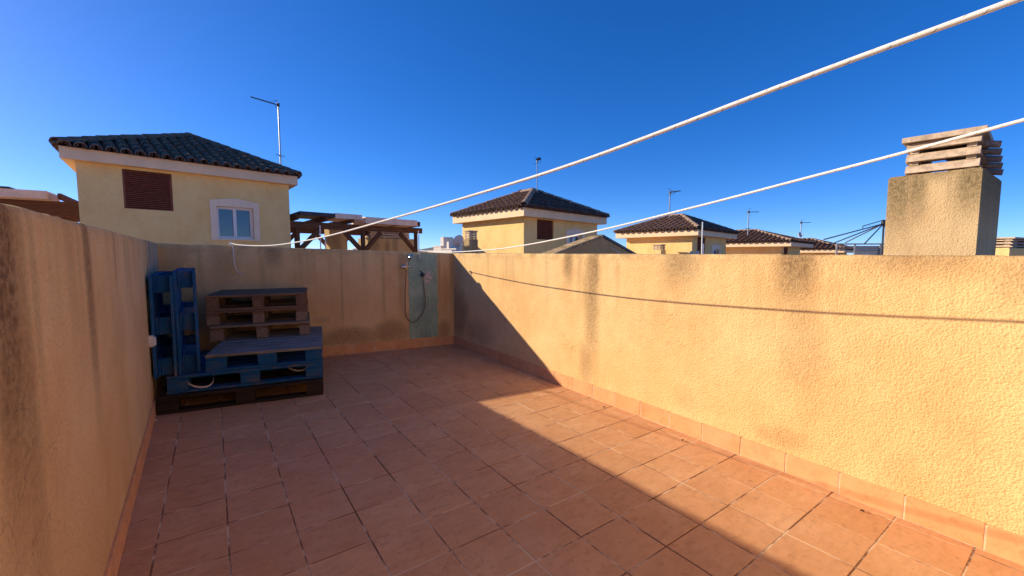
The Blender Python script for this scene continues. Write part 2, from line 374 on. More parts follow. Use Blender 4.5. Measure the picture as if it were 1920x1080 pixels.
M['wall_left'] = plaster('ochre stucco left', OC_A, OC_B, top=1.37, general=0.35, soot=0.25,
    streaks=[(3.42, 0.17, 1.50, 1.1, 1.0), (3.5, 0.12, 1.45, 1.35, 0.6), (3.62, 0.05, 1.42, 0.8, 0.35), (4.27, 0.10, 1.50, 1.1, 0.8), (4.25, 0.05, 1.45, 0.5, 0.8), (4.0, 0.10, 1.40, 0.55, 0.25), (4.93, 0.05, 1.42, 0.5, 0.5), (5.32, 0.035, 1.42, 0.5, 0.55), (5.75, 0.04, 1.4, 0.4, 0.35), (6.1, 0.05, 1.4, 0.3, 0.3), (6.6, 0.035, 1.45, 0.7, 0.8), (2.9, 0.3, 1.4, 0.9, 0.5)],
    blobs=[(4.9, 0.9, 0.3, 0.25, 0.15)], stain=(0.17, 0.095, 0.048), depth=0.0035, grain=85, cracks=True)
LP0, LP1 = Vector((-0.478 + 7.9 * 0.0286, 5.775 - 7.9, 0)), Vector((-0.478, 5.775, 0))
left_wall, LL = parapet('tall ochre stucco parapet with dark brown water streaks', LP0, LP1, 1.348, 1.381, 0.19, M['wall_left'], -1.0, 7.9 + 0.19)
skirting(left_wall, 3.0, LL, off=0.12)
# paler render strip where the side wall meets the end wall
M['render_pale'] = plaster('pale render strip', (0.46, 0.36, 0.23), (0.54, 0.43, 0.28), top=1.37, general=0.5, stain=(0.14, 0.1, 0.07), depth=0.003)
mb = MB(); L0, L1 = 6.62, 7.86
mb.cbox(L0, L1, -0.006, 0.01, 0.125, 1.366, 0.003)
part('render_strip', mb, M['render_pale'], left_wall, label='paler grey render strip at the end of the wall')
# grey-green cement patch behind the shower
t = NT('grey green cement', 0.85, 0.2)
c = t.mix(t.sstep(t.noise(5, 5, 0.65), 0.3, 0.7), (0.25, 0.385, 0.275), (0.38, 0.50, 0.36))
br = t.noise(1, 4, 0.7, vec=t.mapping((30, 30, 6)))
c = t.mix(t.sstep(br, 0.45, 0.75, 0.0, 0.5), c, (0.52, 0.56, 0.45))
c = t.mix(t.sstep(t.noise(3, 4), 0.5, 0.7, 0, 0.55), c, (0.20, 0.26, 0.21))
M['cement'] = t.done(c, t.bump(br, 0.003))
def ragged(s0, s1, z0, z1, y, th, n=26, j=0.006):
    ring = [(s0 + random.uniform(-j, j), y, z0 + (z1 - z0) * i / n) for i in range(n + 1)] + [(s1 + random.uniform(-j, j), y, z1 - (z1 - z0) * i / n) for i in range(n + 1)]
    return MB().prism(ring, (0, th, 0))
part('cement_patch', ragged(2.606, 2.995, 0.13, 1.262, -0.006, 0.01), M['cement'], back_wall, label='grey-green cement patch behind the shower')
M['white_plaster'] = simple('dirty white plaster', (0.52, 0.47, 0.40), 0.9, 0, 0.3, 30, 0.002)
ring = []
for i in range(22):
    a = 2 * math.pi * i / 22; r_ = 1 + random.uniform(-.15, .15)
    ring.append((2.862 + 0.048 * math.cos(a) * r_, -0.009, 0.945 + 0.095 * math.sin(a) * r_))
part('plaster_filling', MB().prism(ring, (0, 0.006, 0)), M['white_plaster'], back_wall, label='pale plaster filling beside the shower valve')
def bw(s, y, z): return back_wall.matrix_basis @ Vector((s, y, z))        # back wall local -> world
bpy.context.view_layer.update()

# ------------------------------------------------------------------ unseen stair house, added behind the viewpoint to bounce sunlight and anchor the clotheslines
YB = -0.62
sth = thing('added_stair_house', 'unseen ochre stair house with a white door, added behind the viewpoint for bounce light', 'house', (1.15, YB, 0))
M['stair_wall'] = plaster('stair house stucco', (0.82, 0.58, 0.27), (0.86, 0.63, 0.31), top=2.6, general=0.3, depth=0.003, grain=85)
mb = MB()
for (a, b, c_, d_) in ((-1.43, -0.45, -0.3, 2.6), (0.45, 1.44, -0.3, 2.6), (-0.45, 0.45, 2.05, 2.6)): mb.box(a, b, -0.25, 0, c_, d_)
part('wall', mb, M['stair_wall'], sth)
M['door_paint'] = simple('white door paint', (0.74, 0.72, 0.68), 0.45, 0, 0.05)
dr0 = part('door', MB().cbox(-0.445, 0.445, -0.14, -0.09, 0.004, 2.045, 0.004), M['door_paint'], sth)
part('door_handle', MB().tube([(0.36, -0.09, 1.0), (0.36, -0.04, 1.0), (0.25, -0.04, 1.0)], 0.01, 8), simple('door handle metal', (0.5, 0.5, 0.5), 0.3, 0.9), dr0, True)
part('cornice', MB().box(-2.1, 2.1, -3.2, 0.3, 2.605, 2.8), simple('stair house cornice', (0.66, 0.52, 0.41), 0.8), sth)

# ------------------------------------------------------------------ metals, ropes
M['chrome'] = simple('worn chrome', (0.62, 0.6, 0.56), 0.22, 1.0, 0.2, 40)
M['hose'] = simple('dark shower hose', (0.20, 0.165, 0.13), 0.35, 0.4, 0.3, 60)
M['black_plastic'] = simple('black plastic', (0.02, 0.02, 0.022), 0.45)
M['grey_metal'] = simple('galvanised metal', (0.33, 0.34, 0.36), 0.45, 0.8, 0.2, 30)
M['dark_metal'] = simple('dark metal', (0.05, 0.055, 0.07), 0.5, 0.4)
M['white_paint'] = simple('white paint', (0.78, 0.76, 0.72), 0.5, 0, 0.06)
M['off_white'] = simple('weathered white', (0.66, 0.63, 0.57), 0.6, 0, 0.12, 20)
def smooth_path(ctrl, n=12):
    """catmull-rom through control points"""
    P = [Vector(c) for c in ctrl]; P = [P[0] * 2 - P[1]] + P + [P[-1] * 2 - P[-2]]; o = []
    for i in range(1, len(P) - 2):
        for k in range(n):
            t_ = k / n; a, b, c, d = P[i - 1:i + 3]
            o.append(0.5 * ((2 * b) + (c - a) * t_ + (2 * a - 5 * b + 4 * c - d) * t_ ** 2 + (3 * b - a - 3 * c + d) * t_ ** 3))
    return o + [P[-2]]
def rope_mesh(name, pts, r, mat, n=10):
    pts = [Vector(p) for p in pts]; mb = MB().tube(pts, r, n, True); me = mb.mesh(name, mat, True)
    ln = [0.0]
    for a, b in zip(pts, pts[1:]): ln.append(ln[-1] + (b - a).length)
    uv = me.uv_layers.new(name='along')
    for p in me.polygons:
        ks = [me.loops[i].vertex_index for i in p.loop_indices]
        wrap = len(ks) == 4 and any(k % n == n - 1 for k in ks) and any(k % n == 0 for k in ks)
        for li, k in zip(p.loop_indices, ks):
            u = (k % n) / n
            if wrap and k % n == 0: u = 1.0
            uv.data[li].uv = (u, ln[min(k // n, len(ln) - 1)])
    return me
t = NT('white braided rope', 0.85, 0.15)
u, v, _ = t.xyz(t.tc.outputs['UV'])
ph = t.math('FRACT', t.math('ADD', t.math('MULTIPLY', v, 42.0), u))                      # one dark tracer thread winding round
ph2 = t.math('FRACT', t.math('SUBTRACT', t.math('MULTIPLY', v, 42.0), t.math('MULTIPLY', u, 1.0)))
tr = t.math('MULTIPLY', t.math('LESS_THAN', ph, 0.09), t.math('GREATER_THAN', t.math('FRACT', t.math('ADD', t.math('MULTIPLY', v, 21.0), t.math('MULTIPLY', u, 2.0))), 0.55))
br1 = t.math('SINE', t.math('MULTIPLY', t.math('ADD', t.math('MULTIPLY', v, 170.0), t.math('MULTIPLY', u, 3.0)), 6.283))
br2 = t.math('SINE', t.math('MULTIPLY', t.math('SUBTRACT', t.math('MULTIPLY', v, 170.0), t.math('MULTIPLY', u, 3.0)), 6.283))
wv = t.math('MULTIPLY', br1, br2)
c = t.mix(t.sstep(t.noise(20, 4, 0.6), 0.3, 0.75), (0.86, 0.83, 0.77), (0.78, 0.74, 0.66))
c = t.mix(t.math('MULTIPLY', tr, 0.6), c, (0.07, 0.06, 0.07))
M['rope'] = t.done(c, t.bump(wv, 0.00012, 0.4))

def clothesline(label, ctrl, r, tail, knot_dir, hook_at):
    base = Vector(ctrl[0]); root = thing('clothesline', label, 'clothesline', base)
    me = rope_mesh('rope', [p - base for p in smooth_path(ctrl, 16)], r, M['rope']); link(bpy.data.objects.new('rope', me), root)
    me = rope_mesh('rope_tail', [p - base for p in smooth_path(tail, 10)], r * 0.95, M['rope']); link(bpy.data.objects.new('rope_tail', me), root)
    # knot: three tight loops of the same rope round the hook
    kp = []
    for i in range(46):
        a = i * 0.43; kp.append(Vector((0.03 * (i / 45 - 0.5) + 0.004 * math.sin(a * 2), 0.013 * math.cos(a), 0.013 * math.sin(a))))
    rz = Matrix.Rotation(knot_dir, 3, 'Z')
    me = rope_mesh('knot', [rz @ q for q in kp], r * 0.85, M['rope']); link(bpy.data.objects.new('knot', me), root)
    hk = MB().tube([hook_at - base, hook_at - base + Vector((0, 0, 0.03)), Vector((0.0, 0, 0.0))], 0.004, 8)
    part('hook', hk, M['grey_metal'], root, True)
    return root
R1 = [(0.166, 5.655, 1.378), (0.22, 5.10, 1.352), (0.30, 4.45, 1.333), (0.406, 3.706, 1.327), (0.525, 2.731, 1.352), (0.629, 1.88, 1.402), (0.713, 1.189, 1.449), (0.765, 0.763, 1.486), (0.82, 0.32, 1.545), (0.847, 0.092, 1.573), (0.88, -0.2, 1.61), (0.93, -0.617, 1.665)]
clothesline('white braided clothesline, the upper one crossing close to the camera', R1, 0.0042,
            [(0.17, 5.645, 1.372), (0.185, 5.63, 1.30), (0.187, 5.63, 1.18), (0.20, 5.635, 1.09), (0.235, 5.64, 1.045), (0.265, 5.64, 1.025)], 0.2, Vector((0.16, 5.70, 1.36)))
R2 = [(2.24, 5.31, 1.307), (2.175, 4.65, 1.289), (2.103, 3.945, 1.283), (1.999, 2.905, 1.308), (1.896, 1.881, 1.385), (1.82, 1.124, 1.469), (1.775, 0.676, 1.526), (1.745, 0.379, 1.564), (1.722, 0.151, 1.597), (1.68, -0.3, 1.662), (1.645, -0.617, 1.708)]
clothesline('white braided clothesline, the lower one tied above the shower', R2, 0.0048,
            [(2.24, 5.31, 1.30), (2.243, 5.30, 1.26), (2.248, 5.302, 1.225), (2.246, 5.305, 1.20)], -0.3, Vector((2.245, 5.36, 1.285)))

# ------------------------------------------------------------------ shower on the end wall
sh = thing('hand_shower', 'chrome hand shower on a wall bracket with a long looping hose', 'shower', bw(2.56, 0, 0))
o0 = bw(2.56, 0, 0)
ex, ey = Vector((0.9867, -0.1627, 0)), Vector((0.1627, 0.9867, 0))
def SW(s, y, z): return bw(s, y, z) - o0
mb = MB().lathe(SW(2.545, 0.003, 1.095), -ey, [(0.026, 0), (0.026, 0.008), (0.012, 0.014), (0.012, 0.055), (0.016, 0.058), (0.016, 0.075), (0.010, 0.078)], 18)
part('bracket', mb, M['chrome'], sh, True)
mb = MB().tube([SW(2.50, -0.065, 1.095), SW(2.515, -0.065, 1.095), SW(2.60, -0.065, 1.098), SW(2.612, -0.065, 1.098)], [0.011, 0.014, 0.014, 0.011], 14)
part('holder', mb, M['chrome'], sh, True)
mb = MB().tube([SW(2.565, -0.065, 1.06), SW(2.567, -0.068, 1.10), SW(2.575, -0.072, 1.15), SW(2.59, -0.08, 1.20), SW(2.605, -0.09, 1.222)], [0.010, 0.012, 0.011, 0.012, 0.017], 14)
part('handle', mb, M['chrome'], sh, True)
hd = (ex * 0.75 + UP * -0.55 - ey * 0.25).normalized()
mb = MB().lathe(SW(2.612, -0.09, 1.225), hd, [(0.012, -0.014), (0.028, -0.012), (0.040, 0.0), (0.043, 0.012), (0.041, 0.016)], 24)
hdo = part('spray_head', mb, M['chrome'], sh, True)
part('spray_face', MB().lathe(SW(2.612, -0.09, 1.225), hd, [(0.038, 0.0165), (0.037, 0.0195), (0.03, 0.020)], 24), M['black_plastic'], hdo, True)
HP = smooth_path([SW(2.565, -0.065, 1.058), SW(2.56, -0.06, 0.98), SW(2.55, -0.045, 0.75), SW(2.548, -0.04, 0.52), SW(2.575, -0.04, 0.41), SW(2.64, -0.045, 0.355), SW(2.72, -0.05, 0.40), SW(2.79, -0.05, 0.50), SW(2.815, -0.05, 0.62), SW(2.80, -0.05, 0.80), SW(2.785, -0.05, 0.93), SW(2.785, -0.045, 0.97)], 14)
part('hose', MB().tube(HP, 0.0072, 10), M['hose'], sh, True)
sv = thing('shower_valve', 'small dark shower tap on the grey-green patch', 'tap', bw(2.80, 0, 0)); o0 = bw(2.80, 0, 0)
part('valve_body', MB().lathe(SW(2.79, 0.0, 0.985), -ey, [(0.03, 0), (0.03, 0.010), (0.02, 0.014), (0.02, 0.045), (0.023, 0.047), (0.023, 0.062), (0.014, 0.066)], 18), M['dark_metal'], sv, True)
part('outlet', MB().tube([SW(2.787, -0.045, 0.985), SW(2.785, -0.045, 0.968), SW(2.785, -0.045, 0.955)], [0.011, 0.012, 0.010], 12), M['dark_metal'], sv, True)
part('lever', MB().tube([SW(2.79, -0.058, 0.99), SW(2.76, -0.07, 1.03), SW(2.735, -0.075, 1.042)], [0.007, 0.006, 0.005], 10), M['dark_metal'], sv, True)

# ------------------------------------------------------------------ socket on the side wall
lw = left_wall.matrix_basis
ls = LL - (5.775 - 4.20)
so = thing('wall_socket', 'white weatherproof socket on the left wall beside the blue pallets', 'socket', lw @ Vector((ls, 0, 0.55)), left_wall.rotation_euler.z)
part('base_plate', MB().cbox(-0.04, 0.04, -0.03, 0.002, 0.0, 0.085, 0.004), M['off_white'], so)
part('cover', MB().cbox(-0.034, 0.034, -0.042, -0.0305, 0.008, 0.072, 0.004), M['white_paint'], so)

# ------------------------------------------------------------------ pallets
BLUE = (0.010, 0.085, 0.21)
M['blue_wood'] = wood('blue painted pallet wood', (0.22, 0.15, 0.09), (0.09, 0.06, 0.035), BLUE, 0.5)
M['grey_wood'] = wood('weathered grey wood with blue rests', (0.40, 0.36, 0.30), (0.13, 0.11, 0.09), (0.12, 0.15, 0.2), -0.7)
M['raw_wood'] = wood('raw brown pallet wood', (0.28, 0.165, 0.085), (0.11, 0.06, 0.035))
M['pale_wood'] = wood('pale pallet wood', (0.32, 0.235, 0.155), (0.17, 0.115, 0.075))
M['dark_wood'] = wood('dark stained pallet wood', (0.055, 0.035, 0.025), (0.022, 0.015, 0.011))
PO = Vector((0.752, 3.99, 0)); PE = Vector((-0.983, 0.183, 0)); PN = Vector((0.183, 0.983, 0))
def pallet(label, w, d, h, mats, nd, bw_, mtx, group, extra=None, bottom=True, blk_in=0.0, bwid=0.14, rough_=1.0):
    """local x across the front, y back, z up. mats: deck, block, lower"""
    root = thing('pallet', label, 'pallet', group=group); root.matrix_world = mtx
    dk, bl, lo = (M[q] for q in mats); bt, sb = 0.022, 0.022
    jit = lambda a=0.004: random.uniform(-a, a)
    def pc(name, x0, x1, y0, y1, z0, z1, mt):
        cx, cy, cz = (x0 + x1) / 2, (y0 + y1) / 2, (z0 + z1) / 2
        long_y = (y1 - y0) > (x1 - x0)
        dims = ((y1 - y0) if long_y else (x1 - x0), (x1 - x0) if long_y else (y1 - y0), z1 - z0)
        me = MB().cbox(-dims[0] / 2, dims[0] / 2, -dims[1] / 2, dims[1] / 2, -dims[2] / 2, dims[2] / 2, 0.003, 0.0012).mesh(name, mt)
        m = Matrix.Translation((cx + jit(.003), cy + jit(.003), cz))
        if long_y: m = m @ Matrix.Rotation(math.pi / 2, 4, 'Z')
        return inst(name, me, root, m @ Matrix.Rotation(jit(.004 * rough_), 4, 'Z') @ Matrix.Rotation(jit(.0015 * rough_), 4, 'Y'))
    gap = (d - nd * bw_) / (nd - 1)
    for i in range(nd): y = i * (bw_ + gap); pc('deck_board', 0, w, y, y + bw_, h - bt, h, dk)
    zc = h - bt - 0.001 - sb
    xs = (0, w / 2 - bwid / 2, w - bwid); ys = (0, d / 2 - 0.05, d - 0.1)
    for x in xs: pc('cross_board', x, x + bwid, 0.002 + blk_in, d - 0.002, zc, h - bt - 0.001, lo)
    zb = bt if bottom else 0.0
    for x in xs:
        for y in ys: pc('block', x + 0.001, x + bwid - 0.002, y + 0.001 + (blk_in if y == 0 else 0), y + 0.099, zb + 0.001, zc - 0.001, bl)
    if bottom:
        for y in ys: pc('bottom_board', 0, w, y, y + 0.1, 0, bt, lo)
    return root
def pm(a, b, z, yaw=0.0):                                    # a along the stack front from its right end, b backwards; local x runs to the right
    return frame(PO + PE * a + PN * b + UP * z, -PE, PN, UP) @ Matrix.Rotation(yaw, 4, 'Z')
G = 'pallets piled in the corner'
pallet('dark stained pallet at the bottom of the corner pile, on the tiles', 1.19, 1.0, 0.142, ('dark_wood', 'dark_wood', 'dark_wood'), 6, 0.13, pm(1.19, 0.0, 0.001), G)
pallet('lower blue pallet lying directly on the dark pallet', 1.13, 1.0, 0.142, ('blue_wood', 'blue_wood', 'blue_wood'), 6, 0.13, pm(1.13, 0.045, 0.145, 0.004), G)
pallet('upper lying blue pallet with a weathered grey deck, forming a step', 0.875, 1.18, 0.142, ('grey_wood', 'blue_wood', 'blue_wood'), 8, 0.126, pm(0.872, 0.06, 0.289, -0.008), G)
# front edge of the grey deck is still painted blue
pallet('pale wooden pallet standing on the grey deck, lowest of three', 0.85, 0.78, 0.142, ('pale_wood', 'pale_wood', 'raw_wood'), 6, 0.1, pm(0.955, 0.69, 0.433, 0.02), G, bottom=False, bwid=0.1, rough_=2.5)
pallet('middle brown wooden pallet of the three behind the grey deck', 0.86, 0.78, 0.135, ('raw_wood', 'pale_wood', 'raw_wood'), 6, 0.1, pm(0.99, 0.745, 0.577, 0.0), G, bottom=False, bwid=0.1, rough_=2.5)
pallet('topmost brown wooden pallet at the back of the pile', 0.86, 0.75, 0.15, ('raw_wood', 'raw_wood', 'raw_wood'), 6, 0.11, pm(0.99, 0.75, 0.714, 0.004), G, bwid=0.1, rough_=2.5)
# two on edge in the corner: thickness across, depth upwards, length backwards
PN2 = Vector((-0.0286, 1, 0)).normalized(); PE2 = Vector((-PN2.y, PN2.x, 0))
def pu(x, y, z, lean=0.0): return frame(Vector((x, y, z)), UP, PN2, PE2) @ Matrix.Rotation(lean, 4, 'Y')
pallet('blue pallet standing on edge against the left wall', 0.80, 1.2, 0.146, ('blue_wood', 'blue_wood', 'blue_wood'), 7, 0.12, pu(-0.275, 4.215, 0.291, 0.008), G, blk_in=0.07)
pallet('blue pallet standing on edge, the taller one next to the brown pallets', 0.83, 1.15, 0.144, ('blue_wood', 'blue_wood', 'blue_wood'), 7, 0.12, pu(-0.126, 4.26, 0.291, 0.0), G, blk_in=0.07)
M['strap'] = simple('dirty white strap', (0.50, 0.45, 0.40), 0.6, 0, 0.2)
def ribbon(pts, w, th, side):
    P = smooth_path(pts, 8); mb = MB(); vs = []
    for p in P:
        for a, b in ((-1, -1), (1, -1), (1, 1), (-1, 1)): vs.append(p + side * (a * w / 2) + PN * (b * th / 2))
    fs = [(i * 4 + k, i * 4 + (k + 1) % 4, (i + 1) * 4 + (k + 1) % 4, (i + 1) * 4 + k) for i in range(len(P) - 1) for k in range(4)]
    return mb.add(vs, fs + [(0, 1, 2, 3), tuple(len(P) * 4 - 4 + k for k in range(4))])
def sp(a, b, z): return PO + PE * a + PN * b + UP * z
solo('packing_strap', ribbon([sp(1.0, 0.06, 0.255), sp(0.98, 0.02, 0.225), sp(0.93, 0.01, 0.195), sp(0.86, 0.015, 0.185), sp(0.82, 0.02, 0.215), sp(0.815, 0.05, 0.27)], 0.014, 0.002, UP), M['strap'],
     'white strap hanging in a loop from the lower blue pallet, left end', 'strap', True, sp(0.9, 0.02, 0.19))
solo('packing_strap', ribbon([sp(0.30, 0.16, 0.255), sp(0.24, 0.12, 0.225), sp(0.18, 0.11, 0.215), sp(0.12, 0.12, 0.235), sp(0.09, 0.16, 0.26)], 0.012, 0.002, UP), M['strap'],
     'thin pale strap inside the lower blue pallet, right end', 'strap', True, sp(0.2, 0.11, 0.21))
M['leaf'] = simple('dry leaf', (0.05, 0.022, 0.015), 0.8)
def leaf(x, y, s, a, label):
    mb = MB(); d = Vector((math.cos(a), math.sin(a), 0)); n = Vector((-d.y, d.x, 0)); b = Vector((x, y, 0.002)); vs = []
    for k in range(5):
        f = k / 4; w = math.sin(math.pi * (0.08 + 0.84 * f)) * s * 0.3
        c = b + d * (f - .5) * s + UP * (0.004 * math.sin(f * 3) + 0.001)
        vs += [c - n * w + UP * 0.005, c, c + n * w + UP * 0.004]
    for v_ in list(vs): vs.append(v_ + UP * 0.0012)
    fs = []
    for k in range(4):
        for q in range(2):
            i = k * 3 + q; fs += [(i, i + 3, i + 4, i + 1), (15 + i, 15 + i + 1, 15 + i + 4, 15 + i + 3)]
    solo('dry_leaf', mb.add(vs, fs), M['leaf'], label, 'leaf', base=b)
leaf(2.525, 1.581, 0.022, 0.6, 'small dark dry leaf on the sunlit tiles, middle of three')
leaf(2.523, 0.616, 0.017, 1.6, 'small dark dry leaf on the sunlit tiles, nearest the camera')
leaf(2.559, 2.311, 0.018, 2.6, 'small dark dry leaf on the sunlit tiles, farthest from the camera')
solo('plaster_chip', MB().cbox(-0.43, -0.405, 4.075, 4.09, 0.001, 0.012, 0.003, 0.002), M['white_plaster'], 'tiny white plaster chip on the tiles by the dark pallet', 'chip', base=(-0.42, 4.08, 0))

# ------------------------------------------------------------------ chimneys
M['chim'] = plaster('chimney stucco', (0.66, 0.46, 0.24), (0.73, 0.53, 0.29), top=4.86, general=0.8, soot=0.9, stain=(0.13, 0.10, 0.05), depth=0.0024, grain=85,
    streaks=[(0.06, 0.14, 4.95, 0.75, 0.9), (0.16, 0.1, 4.9, 0.55, 0.8), (0.44, 0.14, 4.95, 0.6, 0.9), (0.27, 0.25, 4.93, 0.22, 0.9)])
M['conc'] = simple('pinkish concrete slats', (0.56, 0.42, 0.29), 0.9, 0, 0.25, 20, 0.002)
M['roof_wall'] = plaster('yellow house wall', (0.86, 0.60, 0.24), (0.89, 0.66, 0.29), stain=(0.3, 0.2, 0.1), depth=0.0006, grain=90)
M['house_wall'] = M['roof_wall']
def chimney(label, corner, ax, ay, lx, ly, z0, zt, mat, tiers=3, cap=0.36, over=0.02, slat_mat='conc', ends=False, rot=0.0, cs=0.88):
    """corner = near plan corner; ax, ay = horizontal directions of the sides"""
    base = Vector((corner.x, corner.y, z0)); root = thing('chimney', label, 'chimney', base, math.atan2(ax.y, ax.x))
    iv = Matrix.Rotation(-math.atan2(ax.y, ax.x), 3, 'Z'); X = iv @ ax; Y = iv @ ay; O = Vector((0, 0, 0)); H = zt - z0
    mb = MB().obox(O, X, Y, UP, 0, lx, 0, ly, 0, H - 0.012).obox(O, X, Y, UP, 0.008, lx - 0.008, 0.008, ly - 0.008, H - 0.0115, H)
    part('stack', mb, mat, root)
    # cap: tiers of slats on corner blocks under a slab, turned a little
    c = O + X * lx / 2 + Y * ly / 2 + UP * H; q = Matrix.Rotation(rot, 3, 'Z'); X2, Y2 = q @ X, q @ Y
    wx, wy = lx * (0.5 - over) * cs, ly * (0.5 - over) * cs; th = cap / (tiers * 2 + 1); z = 0.001; k_ = min(1.0, min(wx, wy) / 0.16)
    def board(name, x0, x1, y0, y1, za, zb, tilt=0.0):
        part(name, MB().obox(c, X2, Y2, UP, x0, x1, y0, y1, za, zb), M[slat_mat], root)
    for k in range(tiers):
        e = 0.0
        for sx in (-1, 1):
            for sy in (-1, 1):
                x0, y0 = sx * wx, sy * wy
                board('spacer_block', min(x0, x0 - sx * wx * .28) , max(x0, x0 - sx * wx * .28), min(y0, y0 - sy * wy * .28), max(y0, y0 - sy * wy * .28), z, z + th * 0.6)
        za, zb = z + th * 0.6 + 0.0005, z + th * 2
        o_ = 0.022 if zt - z0 else 0
        for sy in (-1, 1): # long slats, their lower lip standing out
            ya = sy * wy; yb = ya + sy * 0.03 * k_; yi = ya - sy * 0.05 * k_
            rg = [c + X2 * (-wx - .02 * k_) + Y2 * yi + UP * za, c + X2 * (-wx - .02 * k_) + Y2 * yb + UP * za, c + X2 * (-wx - .02 * k_) + Y2 * (ya + sy * .02 * k_) + UP * (za + .35 * (zb - za)), c + X2 * (-wx - .02 * k_) + Y2 * (ya - sy * .008 * k_) + UP * zb, c + X2 * (-wx - .02 * k_) + Y2 * yi + UP * zb]
            part('slat', MB().prism(rg, X2 * (2 * wx + .04 * k_)), M[slat_mat], root)
        for sx in (-1, 1):
            xa = sx * wx; xb = xa + sx * 0.03 * k_; xi = xa - sx * 0.05 * k_; y_ = wy - 0.0505 * k_
            rg = [c + Y2 * -y_ + X2 * xi + UP * za, c + Y2 * -y_ + X2 * xb + UP * za, c + Y2 * -y_ + X2 * (xa + sx * .02 * k_) + UP * (za + .35 * (zb - za)), c + Y2 * -y_ + X2 * (xa - sx * .008 * k_) + UP * zb, c + Y2 * -y_ + X2 * xi + UP * zb]
            part('slat', MB().prism(rg, Y2 * (2 * y_)), M[slat_mat], root)
        z = zb + 0.0005
    board('cap_slab', -wx - .045 * k_, wx + .045 * k_, -wy - .045 * k_, wy + .045 * k_, z, z + th * 0.9)
    return root, c, X2, Y2, wx, wy, z, th
XD, YD = Vector((1, 0, 0)), Vector((0, 1, 0))
# big one behind the right wall: near corner seen at pixel x 1828
pc_ = on_plane(1829, 478, Vector((4.2, 0, 0)), XD); far = on_plane(1656, 478, Vector((4.2, 0, 0)), XD)
ztc = at(1838, 312.5, (pc_ - CAMP).dot(FW)).z
big, cc, cx2, cy2, cwx, cwy, cz, cth = chimney('large ochre chimney with stacked concrete slat cap behind the right wall', Vector((pc_.x, far.y, 0)), -YD, XD, far.y - pc_.y, 0.85, -3.0, ztc, M['chim'], 3, 0.29, 0.06, rot=0.06, cs=0.80)
# barrel tiles bedded along the far side of its cap
M['barrel'] = simple('concrete barrel tiles', (0.40, 0.28, 0.21), 0.9, 0, 0.25, 25, 0.002)
def barrel_mesh(name, mat, r0=0.088, r1=0.07, ln=0.36, th=0.014, seg=7):
    vs, fs = [], []
    for (y, r) in ((0.0, r0), (ln, r1)):
        for q in (r, r - th):
            for k in range(seg + 1):
                a = math.pi * k / seg; vs.append((math.cos(a) * q, y, math.sin(a) * q * 0.92))
    n = seg + 1
    for k in range(seg):
        fs += [(k, k + 1, 2 * n + k + 1, 2 * n + k), (n + k, 3 * n + k, 3 * n + k + 1, n + k + 1), (k, n + k, n + k + 1, k + 1), (2 * n + k, 2 * n + k + 1, 3 * n + k + 1, 3 * n + k)]
    fs += [(0, 2 * n, 3 * n, n), (seg, n + seg, 3 * n + seg, 2 * n + seg)]
    return MB().add(vs, fs).mesh(name, mat, True)
bme = barrel_mesh('barrel_tile', M['barrel'], 0.05, 0.045, 0.30, 0.012)
for k in range(5):
    o_ = cc + cy2 * (-cwy + 0.22 + k * 0.115) + cx2 * (cwx - 0.02) + UP * (cz - 0.015 - k * 0.035)
    yd = (cx2 * 0.97 + UP * -0.2).normalized(); xd = cy2; zd = xd.cross(yd)
    if zd.z < 0: xd = -xd; zd = xd.cross(yd)
    inst('barrel_tile', bme, big, frame(o_ - cx2 * 0.18, xd, yd, zd))

# ------------------------------------------------------------------ houses beyond
t = NT('roof tile', 0.9, 0.15); r = t.rand(); w = t.math('MULTIPLY', r, 50)
c = t.mix(t.sstep(t.noise(7, 5, 0.65, w=w), 0.3, 0.7), (0.10, 0.05, 0.035), (0.24, 0.13, 0.085))
c = t.mix(t.sstep(t.noise(16, 4, 0.7, w=w), 0.46, 0.7, 0.0, 0.8), c, (0.035, 0.03, 0.026))
c = t.mix(t.sstep(r, 0.55, 1.0, 0.0, 0.55), c, (0.30, 0.17, 0.11))
M['roof_tile'] = t.done(c, t.bump(t.noise(60, 3), 0.003))
t = NT('dark lichen roof tile', 0.92, 0.12); r = t.rand(); w = t.math('MULTIPLY', r, 50)
c = t.mix(t.sstep(t.noise(7, 5, 0.65, w=w), 0.3, 0.7), (0.11, 0.08, 0.058), (0.28, 0.19, 0.125))
c = t.mix(t.sstep(t.noise(16, 4, 0.7, w=w), 0.5, 0.75, 0.0, 0.7), c, (0.22, 0.17, 0.13))
M['roof_tile_dark'] = t.done(c, t.bump(t.noise(60, 3), 0.003))
M['pan'] = simple('roof pan tile', (0.10, 0.06, 0.045), 0.95, 0, 0.4, 9)
M['hip'] = simple('mortared hip tile', (0.34, 0.23, 0.16), 0.92, 0, 0.3, 14, 0.003)
M['fascia'] = simple('cream cornice', (0.84, 0.62, 0.38), 0.8, 0, 0.06, 3)
M['glass'] = simple('window glass', (0.05, 0.055, 0.06), 0.04, 0, 0.1, 2, spec=1.0)
M['blind'] = simple('red brown louvre', (0.21, 0.055, 0.03), 0.55, 0, 0.35, 20)
M['void'] = simple('dark interior', (0.02, 0.012, 0.01), 0.9)
M['surround'] = simple('white window surround', (0.84, 0.68, 0.48), 0.8, 0, 0.06, 4)
M['pvc'] = simple('white window frame', (0.72, 0.70, 0.68), 0.4, 0, 0.03)

